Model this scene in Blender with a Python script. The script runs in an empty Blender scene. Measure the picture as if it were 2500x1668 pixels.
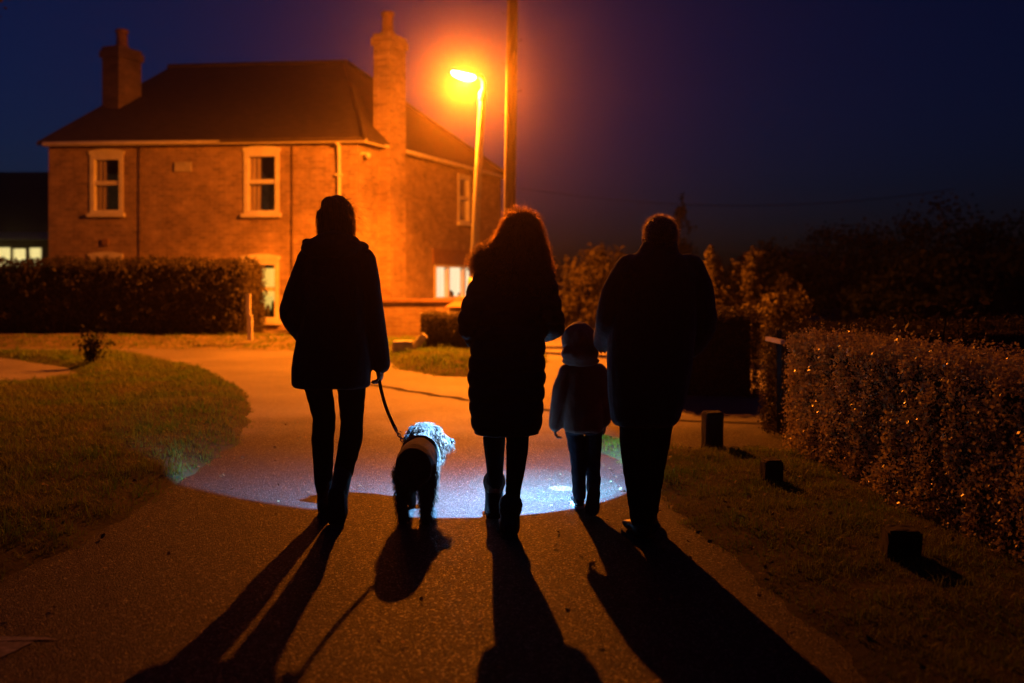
import bpy, bmesh, math, random
import numpy as np
from mathutils import Vector, Matrix, noise

rng = np.random.default_rng(7)
random.seed(7)
sc = bpy.context.scene
COL = sc.collection
R = math.radians

# ------------------------------------------------------------------ helpers
def link(o, parent=None):
    COL.objects.link(o)
    if parent is not None:
        o.parent = parent
    return o

def tag(o, label=None, cat=None, group=None, kind=None):
    if label: o['label'] = label
    if cat: o['category'] = cat
    if group: o['group'] = group
    if kind: o['kind'] = kind
    return o

def empty(name, loc=(0, 0, 0), rz=0.0):
    o = bpy.data.objects.new(name, None)
    o.empty_display_size = 0.2
    o.location = loc
    o.rotation_euler = (0, 0, rz)
    return link(o)

def mesh_np(name, V, F, mats, parent=None, smooth=False, midx=None):
    """V (n,3), F (m,k) all the same k"""
    V = np.asarray(V, dtype=np.float32); F = np.asarray(F, dtype=np.int32)
    me = bpy.data.meshes.new(name)
    m, k = F.shape
    me.vertices.add(len(V)); me.vertices.foreach_set('co', V.ravel())
    me.loops.add(m * k); me.loops.foreach_set('vertex_index', F.ravel())
    me.polygons.add(m)
    me.polygons.foreach_set('loop_start', np.arange(0, m * k, k, dtype=np.int32))
    if midx is not None:
        me.polygons.foreach_set('material_index', np.asarray(midx, dtype=np.int32))
    if smooth:
        me.polygons.foreach_set('use_smooth', np.ones(m, dtype=bool))
    for mt in (mats if isinstance(mats, (list, tuple)) else [mats]):
        me.materials.append(mt)
    me.update(calc_edges=True); me.validate()
    return link(bpy.data.objects.new(name, me), parent)

class MB:
    """collects shapes, builds one mesh"""
    def __init__(s):
        s.V = []; s.F = []; s.M = []; s.S = []
    def add(s, V, F, mi=0, smooth=False):
        b = len(s.V)
        s.V += [tuple(v) for v in V]
        s.F += [tuple(b + i for i in f) for f in F]
        s.M += [mi] * len(F); s.S += [smooth] * len(F)
        return s
    def box(s, c, d, mi=0, mat=None):
        x, y, z = d[0] / 2, d[1] / 2, d[2] / 2
        P = [Vector((sx * x, sy * y, sz * z)) for sz in (-1, 1) for sy in (-1, 1) for sx in (-1, 1)]
        if mat is not None: P = [mat @ p for p in P]
        P = [p + Vector(c) for p in P]
        return s.add(P, [(0, 2, 3, 1), (4, 5, 7, 6), (0, 1, 5, 4), (2, 6, 7, 3), (0, 4, 6, 2), (1, 3, 7, 5)], mi)
    def loft(s, rings, mi=0, smooth=True, caps=True):
        n = len(rings[0]); V = [p for r in rings for p in r]; F = []
        for i in range(len(rings) - 1):
            for j in range(n):
                k = (j + 1) % n
                F.append((i * n + j, i * n + k, (i + 1) * n + k, (i + 1) * n + j))
        if caps:
            F.append(tuple(range(n - 1, -1, -1))); F.append(tuple((len(rings) - 1) * n + j for j in range(n)))
        return s.add(V, F, mi, smooth)
    def tube(s, pts, rad, n=14, mi=0, round_ends=True, ref=(0, 1, 0), flat=1.0):
        """chain with one radius (or (ra, rb)) per point, hemispherical ends"""
        pts = [Vector(p) for p in pts]
        rad = [r if isinstance(r, (tuple, list)) else (r, r * flat) for r in rad]
        P = []; Q = []
        m = len(pts)
        # resample with catmull-rom for smooth chains
        for i in range(m - 1):
            p0 = pts[max(i - 1, 0)]; p1 = pts[i]; p2 = pts[i + 1]; p3 = pts[min(i + 2, m - 1)]
            st = 4 if m > 2 else 2
            for k in range(st):
                t = k / st
                a = 0.5 * ((2 * p1) + (p2 - p0) * t + (2 * p0 - 5 * p1 + 4 * p2 - p3) * t * t + (3 * p1 - p0 - 3 * p2 + p3) * t ** 3)
                P.append(a); Q.append(tuple(rad[i][q] * (1 - t) + rad[i + 1][q] * t for q in (0, 1)))
        P.append(pts[-1]); Q.append(rad[-1])
        rings = []
        ref = Vector(ref)
        def ring(c, T, r):
            a = ref.cross(T)
            if a.length < 1e-3: a = Vector((1, 0, 0)).cross(T)
            a.normalize(); b = T.cross(a).normalized()
            return [c + a * (r[0] * math.cos(2 * math.pi * j / n)) + b * (r[1] * math.sin(2 * math.pi * j / n)) for j in range(n)]
        def tang(i):
            T = P[min(i + 1, len(P) - 1)] - P[max(i - 1, 0)]
            return T.normalized()
        T0 = tang(0); T1 = tang(len(P) - 1)
        if round_ends:
            for f in (0.97, 0.8, 0.45):
                k = math.sqrt(1 - f * f); r = Q[0]; rings.append(ring(P[0] - T0 * (min(r) * f), T0, (r[0] * k, r[1] * k)))
        for i in range(len(P)):
            rings.append(ring(P[i], tang(i), Q[i]))
        if round_ends:
            for f in (0.45, 0.8, 0.97):
                k = math.sqrt(1 - f * f); r = Q[-1]; rings.append(ring(P[-1] + T1 * (min(r) * f), T1, (r[0] * k, r[1] * k)))
        return s.loft(rings, mi)
    def ball(s, c, r, n=16, m=10, mi=0, mat=None):
        c = Vector(c); r = (r, r, r) if not isinstance(r, (tuple, list)) else r
        rings = []
        for i in range(m + 1):
            th = math.pi * (0.03 + 0.94 * i / m)
            rr = []
            for j in range(n):
                p = Vector((r[0] * math.sin(th) * math.cos(2 * math.pi * j / n), r[1] * math.sin(th) * math.sin(2 * math.pi * j / n), -r[2] * math.cos(th)))
                rr.append(c + (mat @ p if mat is not None else p))
            rings.append(rr)
        return s.loft(rings, mi)
    def levels(s, L, n=28, e=2.4, mi=0):
        """torso style loft: (z, x0, x1, y0, y1) superellipse slices"""
        rings = []
        for (z, x0, x1, y0, y1) in L:
            cx, cy, rx, ry = (x0 + x1) / 2, (y0 + y1) / 2, (x1 - x0) / 2, (y1 - y0) / 2
            r = []
            for j in range(n):
                a = 2 * math.pi * j / n; c, q = math.cos(a), math.sin(a)
                r.append(Vector((cx + rx * math.copysign(abs(c) ** (2 / e), c), cy + ry * math.copysign(abs(q) ** (2 / e), q), z)))
            rings.append(r)
        return s.loft(rings, mi)
    def build(s, name, mats, parent=None, loc=None):
        me = bpy.data.meshes.new(name)
        me.from_pydata([tuple(v) for v in s.V], [], s.F)
        for mt in (mats if isinstance(mats, (list, tuple)) else [mats]): me.materials.append(mt)
        me.polygons.foreach_set('material_index', s.M)
        me.polygons.foreach_set('use_smooth', s.S)
        me.update()
        o = bpy.data.objects.new(name, me)
        if loc is not None: o.location = loc
        return link(o, parent)

def fuse(mb, name, voxel, mats, parent=None, smooth=4, wrinkle=0.0, wscale=(9, 9, 5), quilt=None):
    """voxel-union of everything in mb: one continuous skin; optional cloth wrinkles"""
    t = mb.build('tmp_fuse', [])
    r = t.modifiers.new('r', 'REMESH'); r.mode = 'VOXEL'; r.voxel_size = voxel; r.use_smooth_shade = True
    if smooth:
        q = t.modifiers.new('s', 'SMOOTH'); q.factor = 0.5; q.iterations = smooth
    bpy.context.view_layer.update()
    dg = bpy.context.evaluated_depsgraph_get()
    me = bpy.data.meshes.new_from_object(t.evaluated_get(dg))
    bpy.data.objects.remove(t, do_unlink=True)
    me.name = name
    n = len(me.vertices)
    if wrinkle or quilt:
        co = np.empty(n * 3, np.float32); me.vertices.foreach_get('co', co); co = co.reshape(-1, 3)
        no = np.empty(n * 3, np.float32); me.vertices.foreach_get('normal', no); no = no.reshape(-1, 3)
        d = np.zeros(n)
        if wrinkle:
            for i in range(n):
                p = co[i]
                d[i] = noise.noise((p[0] * wscale[0] + 3.1, p[1] * wscale[1], p[2] * wscale[2])) * 0.7 + noise.noise((p[0] * 24, p[1] * 24 + 5, p[2] * 17)) * 0.35
            d *= wrinkle
        if quilt:
            per, amp = quilt
            d += amp * (np.abs(np.sin(co[:, 2] * math.pi / per)) ** 0.6 - 0.7)
        co = co + no * d[:, None]
        me.vertices.foreach_set('co', co.astype(np.float32).ravel()); me.update()
    me.materials.clear()
    for mt in (mats if isinstance(mats, (list, tuple)) else [mats]): me.materials.append(mt)
    me.polygons.foreach_set('use_smooth', np.ones(len(me.polygons), dtype=bool))
    return link(bpy.data.objects.new(name, me), parent)

def strands_np(roots, dirs, length, width, segs=5, grav=0.0, curl=0.0, freq=2.0, jit=0.15, taper=0.25):
    """ribbons growing from roots; returns V, F(quads)"""
    N = len(roots)
    d = dirs + rng.normal(size=(N, 3)) * jit
    d /= np.linalg.norm(d, axis=1)[:, None]
    ln = length * rng.uniform(0.6, 1.15, N)
    p = roots.copy()
    side = np.cross(d, rng.normal(size=(N, 3))); side /= np.linalg.norm(side, axis=1)[:, None] + 1e-9
    side2 = np.cross(d, side)
    ph = rng.uniform(0, 6.28, N)
    pts = []
    for k in range(segs + 1):
        t = k / segs
        off = side * (np.sin(ph + freq * t * 6.28) * curl * t)[:, None] + side2 * (np.cos(ph + freq * t * 6.28) * curl * t)[:, None]
        w = width * (1 - (1 - taper) * t)
        pts.append((p + off - side * w / 2, p + off + side * w / 2))
        d = d + np.array([0, 0, -grav / segs]); d /= np.linalg.norm(d, axis=1)[:, None]
        p = p + d * (ln / segs)[:, None]
    V = np.stack([q for pr in pts for q in pr], axis=1)       # N, 2(segs+1), 3
    K = 2 * (segs + 1)
    base = (np.arange(N) * K)[:, None]
    F = np.concatenate([base + np.array([[2 * k, 2 * k + 1, 2 * k + 3, 2 * k + 2]]) for k in range(segs)], axis=0)
    return V.reshape(-1, 3), F

def merge_np(lst):
    V = []; F = []; b = 0
    for v, f in lst:
        V.append(v); F.append(f + b); b += len(v)
    return np.concatenate(V), np.concatenate(F)

def leaves_np(c, nrm, L, W, tilt=0.8):
    """rhombic leaves at centres c facing roughly nrm"""
    N = len(c)
    n = nrm + rng.normal(size=(N, 3)) * tilt; n /= np.linalg.norm(n, axis=1)[:, None]
    a = np.cross(n, rng.normal(size=(N, 3))); a /= np.linalg.norm(a, axis=1)[:, None]
    b = np.cross(n, a)
    s = rng.uniform(0.6, 1.3, N)[:, None]
    a = a * s * L / 2; b = b * s * W / 2
    V = np.stack([c - a, c + b - a * 0.1, c + a, c - b - a * 0.1], axis=1).reshape(-1, 3)
    F = np.arange(N * 4).reshape(N, 4)
    return V, F

# ------------------------------------------------------------------ materials
def nodes(name):
    m = bpy.data.materials.new(name); m.use_nodes = True
    nt = m.node_tree; nt.nodes.clear()
    out = nt.nodes.new('ShaderNodeOutputMaterial')
    return m, nt, out

def N(nt, t, **kw):
    n = nt.nodes.new(t)
    for k, v in kw.items():
        if k.startswith('i_'):
            n.inputs[k[2:].replace('_', ' ')].default_value = v
        else: setattr(n, k, v)
    return n

def principled(name, c1, c2=None, scale=8.0, rough=0.8, spec=0.3, bump=0.0, bscale=60.0, detail=4.0, metallic=0.0,
               sheen=0.0, trans=0.0, fwd=0.0, rough2=None, coord='Object', stretch=None):
    m, nt, out = nodes(name)
    b = N(nt, 'ShaderNodeBsdfPrincipled'); L = nt.links
    b.inputs['Roughness'].default_value = rough; b.inputs['Specular IOR Level'].default_value = spec
    b.inputs['Metallic'].default_value = metallic
    if sheen: b.inputs['Sheen Weight'].default_value = sheen
    tc = N(nt, 'ShaderNodeTexCoord'); src = tc.outputs[coord]
    if stretch:
        mp = N(nt, 'ShaderNodeMapping'); mp.inputs['Scale'].default_value = stretch; L.new(src, mp.inputs[0]); src = mp.outputs[0]
    nz = N(nt, 'ShaderNodeTexNoise'); nz.inputs['Scale'].default_value = scale; nz.inputs['Detail'].default_value = detail
    L.new(src, nz.inputs['Vector'])
    mx = N(nt, 'ShaderNodeMix', data_type='RGBA'); c2 = c2 or tuple(x * 0.7 for x in c1)
    mr = N(nt, 'ShaderNodeMapRange'); mr.inputs[1].default_value = 0.35; mr.inputs[2].default_value = 0.65
    L.new(nz.outputs[0], mr.inputs[0]); L.new(mr.outputs[0], mx.inputs[0])
    mx.inputs[6].default_value = (*c1, 1); mx.inputs[7].default_value = (*c2, 1)
    L.new(mx.outputs[2], b.inputs['Base Color'])
    if rough2 is not None:
        m2 = N(nt, 'ShaderNodeMapRange'); m2.inputs[3].default_value = rough; m2.inputs[4].default_value = rough2
        L.new(mr.outputs[0], m2.inputs[0]); L.new(m2.outputs[0], b.inputs['Roughness'])
    if bump:
        n2 = N(nt, 'ShaderNodeTexNoise'); n2.inputs['Scale'].default_value = bscale; n2.inputs['Detail'].default_value = 3
        L.new(src, n2.inputs['Vector'])
        bp = N(nt, 'ShaderNodeBump'); bp.inputs['Strength'].default_value = bump; bp.inputs['Distance'].default_value = 0.01
        L.new(n2.outputs[0], bp.inputs['Height']); L.new(bp.outputs[0], b.inputs['Normal'])
    sh = b.outputs[0]
    if trans:
        tr = N(nt, 'ShaderNodeBsdfTranslucent'); L.new(mx.outputs[2], tr.inputs[0])
        ms = N(nt, 'ShaderNodeMixShader'); ms.inputs[0].default_value = trans
        L.new(sh, ms.inputs[1]); L.new(tr.outputs[0], ms.inputs[2]); sh = ms.outputs[0]
    if fwd:                                                                     # forward scattering fibres
        rf = N(nt, 'ShaderNodeBsdfRefraction'); rf.inputs['Roughness'].default_value = .65; rf.inputs['IOR'].default_value = 1.28
        L.new(mx.outputs[2], rf.inputs[0])
        m3 = N(nt, 'ShaderNodeMixShader'); m3.inputs[0].default_value = fwd
        L.new(sh, m3.inputs[1]); L.new(rf.outputs[0], m3.inputs[2]); sh = m3.outputs[0]
    L.new(sh, out.inputs[0])
    return m

def emit(name, c, s):
    m, nt, out = nodes(name)
    e = N(nt, 'ShaderNodeEmission'); e.inputs[0].default_value = (*c, 1); e.inputs[1].default_value = s
    nt.links.new(e.outputs[0], out.inputs[0]); return m

def blind_mat(name, c, s, fold=0.0, fscale=18.0):
    """lit cloth seen through a window: emission with soft folds"""
    m, nt, out = nodes(name); L = nt.links
    e = N(nt, 'ShaderNodeEmission'); e.inputs[0].default_value = (*c, 1)
    tc = N(nt, 'ShaderNodeTexCoord'); w = N(nt, 'ShaderNodeTexNoise'); w.inputs['Scale'].default_value = fscale; w.inputs['Detail'].default_value = 1
    mp = N(nt, 'ShaderNodeMapping'); mp.inputs['Scale'].default_value = (1, 1, 0.06)
    L.new(tc.outputs['Object'], mp.inputs[0]); L.new(mp.outputs[0], w.inputs['Vector'])
    mr = N(nt, 'ShaderNodeMapRange'); mr.inputs[1].default_value = 0.3; mr.inputs[2].default_value = 0.7
    mr.inputs[3].default_value = s * (1 - fold); mr.inputs[4].default_value = s
    L.new(w.outputs[0], mr.inputs[0]); L.new(mr.outputs[0], e.inputs[1])
    L.new(e.outputs[0], out.inputs[0]); return m

def glass_mat(name):
    m, nt, out = nodes(name); L = nt.links
    t = N(nt, 'ShaderNodeBsdfTransparent'); t.inputs[0].default_value = (.9, .92, .9, 1)
    g = N(nt, 'ShaderNodeBsdfGlossy'); g.inputs[1].default_value = 0.03
    lw = N(nt, 'ShaderNodeLayerWeight'); lw.inputs[0].default_value = .5
    pw = N(nt, 'ShaderNodeMath', operation='POWER'); L.new(lw.outputs['Facing'], pw.inputs[0]); pw.inputs[1].default_value = 4
    f = N(nt, 'ShaderNodeMath', operation='MULTIPLY_ADD'); L.new(pw.outputs[0], f.inputs[0]); f.inputs[1].default_value = .8; f.inputs[2].default_value = .04
    ms = N(nt, 'ShaderNodeMixShader')
    L.new(f.outputs[0], ms.inputs[0]); L.new(t.outputs[0], ms.inputs[1]); L.new(g.outputs[0], ms.inputs[2]); L.new(ms.outputs[0], out.inputs[0])
    return m

def brick_mat(name, c1, c2, mortar, uvname='uv'):
    m, nt, out = nodes(name); L = nt.links
    b = N(nt, 'ShaderNodeBsdfPrincipled'); b.inputs['Roughness'].default_value = 0.9; b.inputs['Specular IOR Level'].default_value = 0.2
    uv = N(nt, 'ShaderNodeUVMap'); uv.uv_map = uvname
    br = N(nt, 'ShaderNodeTexBrick'); br.inputs['Scale'].default_value = 1.0
    br.inputs['Brick Width'].default_value = 0.225; br.inputs['Row Height'].default_value = 0.075; br.inputs['Mortar Size'].default_value = 0.008
    br.inputs['Color1'].default_value = (*c1, 1); br.inputs['Color2'].default_value = (*c2, 1); br.inputs['Mortar'].default_value = (*mortar, 1)
    L.new(uv.outputs[0], br.inputs['Vector'])
    nz = N(nt, 'ShaderNodeTexNoise'); nz.inputs['Scale'].default_value = 2.2; nz.inputs['Detail'].default_value = 9; nz.inputs['Roughness'].default_value = 0.8
    L.new(uv.outputs[0], nz.inputs['Vector'])
    mr = N(nt, 'ShaderNodeMapRange'); mr.inputs[1].default_value = .3; mr.inputs[2].default_value = .7; mr.inputs[3].default_value = .42; mr.inputs[4].default_value = 1.25
    L.new(nz.outputs[0], mr.inputs[0])
    mx = N(nt, 'ShaderNodeMix', data_type='RGBA', blend_type='MULTIPLY'); mx.inputs[0].default_value = 1
    L.new(br.outputs[0], mx.inputs[6]); L.new(mr.outputs[0], mx.inputs[7]); L.new(mx.outputs[2], b.inputs['Base Color'])
    bp = N(nt, 'ShaderNodeBump'); bp.inputs['Strength'].default_value = .5; bp.inputs['Distance'].default_value = .01; bp.invert = True
    L.new(br.outputs['Fac'], bp.inputs['Height']); L.new(bp.outputs[0], b.inputs['Normal'])
    L.new(b.outputs[0], out.inputs[0]); return m

def asphalt_mat():
    """dark chippings on the near lane, paler surface at the junction, a few glassy chips that glint"""
    m, nt, out = nodes('asphalt'); L = nt.links
    b = N(nt, 'ShaderNodeBsdfPrincipled')
    tc = N(nt, 'ShaderNodeTexCoord'); P = tc.outputs['Object']
    vo = N(nt, 'ShaderNodeTexVoronoi'); vo.inputs['Scale'].default_value = 140; L.new(P, vo.inputs['Vector'])
    big = N(nt, 'ShaderNodeTexNoise'); big.inputs['Scale'].default_value = 0.8; big.inputs['Detail'].default_value = 7; L.new(P, big.inputs['Vector'])
    fine = N(nt, 'ShaderNodeTexNoise'); fine.inputs['Scale'].default_value = 240; fine.inputs['Detail'].default_value = 2; L.new(P, fine.inputs['Vector'])
    sepc = N(nt, 'ShaderNodeSeparateColor'); L.new(vo.outputs['Color'], sepc.inputs[0])
    def ramp(c0, c1):
        cr = N(nt, 'ShaderNodeValToRGB'); e = cr.color_ramp.elements
        e[0].color = (*c0, 1); e[1].color = (*c1, 1); L.new(sepc.outputs[0], cr.inputs[0]); return cr.outputs[0]
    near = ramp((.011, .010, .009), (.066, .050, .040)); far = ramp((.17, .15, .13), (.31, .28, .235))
    # paler towards the junction (object y), edge broken by noise
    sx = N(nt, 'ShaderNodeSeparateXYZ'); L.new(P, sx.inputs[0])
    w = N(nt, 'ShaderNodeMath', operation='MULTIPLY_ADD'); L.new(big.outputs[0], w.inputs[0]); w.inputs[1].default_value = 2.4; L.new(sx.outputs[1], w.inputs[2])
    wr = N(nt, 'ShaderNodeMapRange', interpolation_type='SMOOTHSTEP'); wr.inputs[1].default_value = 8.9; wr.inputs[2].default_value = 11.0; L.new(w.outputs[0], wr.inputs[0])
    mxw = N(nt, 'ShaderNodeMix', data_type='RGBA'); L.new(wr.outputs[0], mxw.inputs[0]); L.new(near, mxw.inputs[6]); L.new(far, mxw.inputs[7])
    mr = N(nt, 'ShaderNodeMapRange'); mr.inputs[1].default_value = .3; mr.inputs[2].default_value = .7; mr.inputs[3].default_value = .7; mr.inputs[4].default_value = 1.2
    L.new(big.outputs[0], mr.inputs[0])
    mx = N(nt, 'ShaderNodeMix', data_type='RGBA', blend_type='MULTIPLY'); mx.inputs[0].default_value = 1
    L.new(mxw.outputs[2], mx.inputs[6]); L.new(mr.outputs[0], mx.inputs[7]); L.new(mx.outputs[2], b.inputs['Base Color'])
    gl = N(nt, 'ShaderNodeMapRange'); gl.inputs[1].default_value = .80; gl.inputs[2].default_value = 1.0; gl.inputs[3].default_value = .14; gl.inputs[4].default_value = 1.0
    L.new(sepc.outputs[1], gl.inputs[0])
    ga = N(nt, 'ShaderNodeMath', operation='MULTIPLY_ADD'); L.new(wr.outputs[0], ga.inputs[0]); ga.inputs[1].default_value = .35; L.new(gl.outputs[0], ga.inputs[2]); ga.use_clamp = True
    L.new(ga.outputs[0], b.inputs['Specular IOR Level'])
    rr = N(nt, 'ShaderNodeMapRange'); rr.inputs[1].default_value = .8; rr.inputs[2].default_value = 1.0; rr.inputs[3].default_value = .62; rr.inputs[4].default_value = .38
    L.new(sepc.outputs[1], rr.inputs[0]); L.new(rr.outputs[0], b.inputs['Roughness'])
    ad = N(nt, 'ShaderNodeMath', operation='MULTIPLY_ADD'); L.new(vo.outputs['Distance'], ad.inputs[0]); ad.inputs[1].default_value = -1.1; L.new(fine.outputs[0], ad.inputs[2])
    bp = N(nt, 'ShaderNodeBump'); bp.inputs['Strength'].default_value = 1.0; bp.inputs['Distance'].default_value = .007
    L.new(ad.outputs[0], bp.inputs['Height']); L.new(bp.outputs[0], b.inputs['Normal'])
    L.new(b.outputs[0], out.inputs[0]); return m

M = {}
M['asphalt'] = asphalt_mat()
M['soil'] = principled('soil', (.055, .045, .025), (.028, .024, .014), scale=3, rough=.95, spec=.1, bump=.6, bscale=25, detail=8)
M['turf'] = principled('turf', (.10, .085, .035), (.05, .05, .02), scale=2.2, rough=.95, spec=.1, bump=.6, bscale=40, detail=8)
M['gravel'] = principled('gravelly_verge', (.26, .21, .14), (.15, .125, .075), scale=4, rough=.95, spec=.1, bump=.6, bscale=40, detail=8)
M['grass'] = principled('grass_blade', (.14, .27, .015), (.24, .27, .04), scale=1.6, rough=.6, spec=.25, trans=.4)
M['dead_leaf'] = principled('dead_leaf', (.22, .13, .05), (.12, .06, .03), scale=5, rough=.7)
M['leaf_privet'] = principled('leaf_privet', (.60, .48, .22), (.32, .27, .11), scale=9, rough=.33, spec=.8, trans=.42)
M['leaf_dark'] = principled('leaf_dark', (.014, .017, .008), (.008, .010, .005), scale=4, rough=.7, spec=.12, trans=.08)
M['leaf_rust'] = principled('leaf_rust', (.11, .085, .035), (.06, .05, .02), scale=3, rough=.65, spec=.25, trans=.25)
M['twig'] = principled('twig', (.04, .03, .02), scale=12, rough=.9, spec=.1)
M['bark'] = principled('bark', (.07, .055, .04), (.035, .028, .02), scale=14, rough=.95, bump=.6, bscale=30)
M['brick'] = brick_mat('house_brick', (.46, .315, .205), (.30, .20, .13), (.50, .38, .27))
M['cable'] = principled('old_cable', (.22, .15, .10), scale=9, rough=.9)
M['brick_pot'] = principled('terracotta', (.30, .17, .10), scale=9, rough=.85)
M['brick_darker'] = brick_mat('dark_chimney_brick', (.20, .135, .10), (.13, .09, .065), (.18, .14, .11))  # darker brick, used on the left chimney only
M['brick_dark'] = brick_mat('garden_brick', (.36, .25, .17), (.27, .18, .12), (.34, .28, .22))
M['tile'] = principled('roof_tile', (.085, .06, .05), (.05, .038, .032), scale=5, rough=.85, bump=.8, bscale=9, stretch=(1, 1, 6))
M['paint'] = principled('pale_paint', (.82, .78, .68), (.70, .65, .56), scale=5, rough=.55)
M['stone'] = principled('pale_stone', (.55, .50, .42), (.38, .34, .28), scale=7, rough=.85, bump=.5, bscale=20)
M['render'] = principled('dark_render', (.05, .05, .05), scale=5, rough=.9)
M['curtain'] = principled('curtain', (.68, .52, .42), (.5, .38, .3), scale=14, rough=.9, stretch=(1, 1, .05), trans=.3)
M['glass'] = glass_mat('window_glass')
M['post_paint'] = principled('lamp_post_paint', (.42, .42, .40), (.33, .33, .31), scale=9, rough=.5)
M['wood_pole'] = principled('pole_wood', (.15, .12, .085), (.09, .07, .05), scale=7, rough=.85, bump=.5, bscale=20, stretch=(1, 1, .08))
M['post_wood'] = principled('verge_post_wood', (.018, .015, .012), (.010, .009, .008), scale=10, rough=.85, bump=.6, bscale=30, stretch=(1, 1, .15))
M['iron'] = principled('iron', (.02, .02, .02), scale=10, rough=.5, spec=.5)
M['steel'] = principled('steel', (.7, .7, .7), scale=10, rough=.25, metallic=1)
M['tar'] = principled('tar_seam', (.05, .045, .04), (.03, .028, .026), scale=20, rough=.9, spec=.1, bump=.5, bscale=80)
M['road_paint'] = principled('worn_road_paint', (.34, .32, .28), (.10, .09, .08), scale=22, rough=.75, detail=8)
M['cloth_black'] = principled('black_coat_cloth', (.017, .016, .016), (.011, .011, .011), scale=30, rough=.85, spec=.2, bump=.35, bscale=120, sheen=.25)
M['cloth_quilt'] = principled('black_quilted_nylon', (.017, .016, .016), (.011, .011, .011), scale=20, rough=.6, spec=.3, bump=.3, bscale=60)
M['cloth_man'] = principled('black_wool_jacket', (.017, .016, .016), (.011, .011, .011), scale=40, rough=.9, spec=.15, bump=.4, bscale=150, sheen=.45)
M['trouser'] = principled('black_trousers', (.005, .005, .006), scale=30, rough=.95, spec=.05, bump=.3, bscale=100)
M['jeans'] = principled('dark_jeans', (.03, .04, .07), (.02, .026, .045), scale=30, rough=.85, bump=.3, bscale=150)
M['child_jacket'] = principled('child_jacket_nylon', (.30, .13, .075), (.22, .09, .055), scale=12, rough=.65, spec=.3, bump=.3, bscale=50, sheen=.5)
M['boot'] = principled('black_leather', (.012, .011, .010), scale=20, rough=.5, spec=.4, bump=.2, bscale=70)
M['boot_trim'] = principled('pale_fleece_trim', (.45, .38, .28), scale=40, rough=.95, bump=.6, bscale=120)
M['sole'] = principled('rubber_sole', (.03, .03, .03), scale=20, rough=.8)
M['sole_grey'] = principled('grey_rubber_sole', (.10, .095, .09), scale=20, rough=.8)
M['shoe_pale'] = principled('pale_trainer_rubber', (.5, .5, .5), scale=20, rough=.7)
M['skin'] = principled('skin', (.45, .27, .19), (.40, .23, .16), scale=15, rough=.5, spec=.4)
M['hair_dark'] = principled('dark_brown_hair', (.035, .022, .013), (.022, .014, .009), scale=30, rough=.45, spec=.4)
M['strand_dark'] = principled('dark_brown_strand', (.25, .15, .08), (.15, .09, .045), scale=30, rough=.4, spec=.6, trans=.5, fwd=.35)
M['strand_curl'] = principled('brown_curly_strand', (.55, .34, .18), (.38, .22, .11), scale=30, rough=.4, spec=.8, trans=.6, fwd=.45)
M['strand_grey'] = principled('short_grey_strand', (.7, .62, .52), (.5, .42, .34), scale=30, rough=.45, spec=.6, trans=.55, fwd=.45)
M['fur_trim'] = principled('hood_fur', (.55, .38, .22), (.35, .24, .13), scale=25, rough=.6, trans=.45, fwd=.35)
M['dog_skin'] = principled('dog_skin', (.05, .045, .04), scale=20, rough=.9)
M['dog_fur'] = principled('dog_grey_fur', (.34, .19, .13), (.035, .02, .015), scale=34, rough=.6, spec=.3, trans=.2)
M['dog_fur_dark'] = principled('dog_dark_fur', (.05, .045, .042), (.025, .022, .02), scale=20, rough=.7, spec=.3, trans=.15)
M['dog_coat'] = principled('dog_fleece', (.035, .025, .018), (.022, .016, .012), scale=30, rough=.95, spec=.1, bump=.5, bscale=150, sheen=.4)
M['dog_trim'] = principled('dog_coat_trim', (.13, .10, .07), scale=30, rough=.95, bump=.5, bscale=150)
M['clip'] = principled('bright_clip', (.85, .85, .82), scale=10, rough=.4, spec=.8)
M['lead'] = principled('lead_webbing', (.02, .018, .018), scale=60, rough=.7)
M['lamp_glow'] = emit('sodium_bowl', (1.0, .62, .22), 60)
M['blind_warm'] = blind_mat('lit_blind_warm', (1.0, .52, .08), 1.35, .10)
M['blind_white'] = blind_mat('lit_room_white', (1.0, .76, .46), 1.5, .12, 5)
M['blind_far'] = blind_mat('lit_room_far', (1.0, .80, .30), 1.15, .30, 14)
M['far_glow'] = emit('distant_window_light', (1, .62, .3), .16)
M['torch_glow'] = emit('torch_lens_glow', (.75, .88, 1), 8)

# ------------------------------------------------------------------ ground, road, verges
def in_poly(P, poly):
    x, y = P[:, 0], P[:, 1]; ins = np.zeros(len(P), bool); n = len(poly)
    for i in range(n):
        x1, y1 = poly[i]; x2, y2 = poly[(i + 1) % n]
        c = ((y1 > y) != (y2 > y)) & (x < (x2 - x1) * (y - y1) / (y2 - y1 + 1e-12) + x1)
        ins ^= c
    return ins
def sdist(P, poly):
    d = np.full(len(P), 1e9); n = len(poly)
    for i in range(n):
        a = np.array(poly[i]); b = np.array(poly[(i + 1) % n]); ab = b - a
        t = np.clip(((P - a) @ ab) / (ab @ ab), 0, 1)
        d = np.minimum(d, np.linalg.norm(P - (a + t[:, None] * ab), axis=1))
    return np.where(in_poly(P, poly), d, -d)
def smooth_noise(P, s, seed=0.0):
    x, y = P[:, 0] * s + seed, P[:, 1] * s - seed
    return (np.sin(x * 1.7 + 1.3 * np.sin(y * 1.1)) + np.sin(y * 2.3 + 1.7 * np.sin(x * .9)) + np.sin((x + y) * 3.1 + 2 * np.sin(x * 2.2 - y))) / 3
VERGE = {}
def verge_h(P, poly, top, slope, seed):
    d = sdist(P, poly) + smooth_noise(P, 2.6, seed) * .05 + smooth_noise(P, 9, seed) * .025
    h = np.clip(-.03 + d * slope, -.05, top) + np.clip(d, 0, .6) * (smooth_noise(P, 1.1, seed) * .035 + smooth_noise(P, 4.2, seed) * .014)
    return d, h
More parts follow.
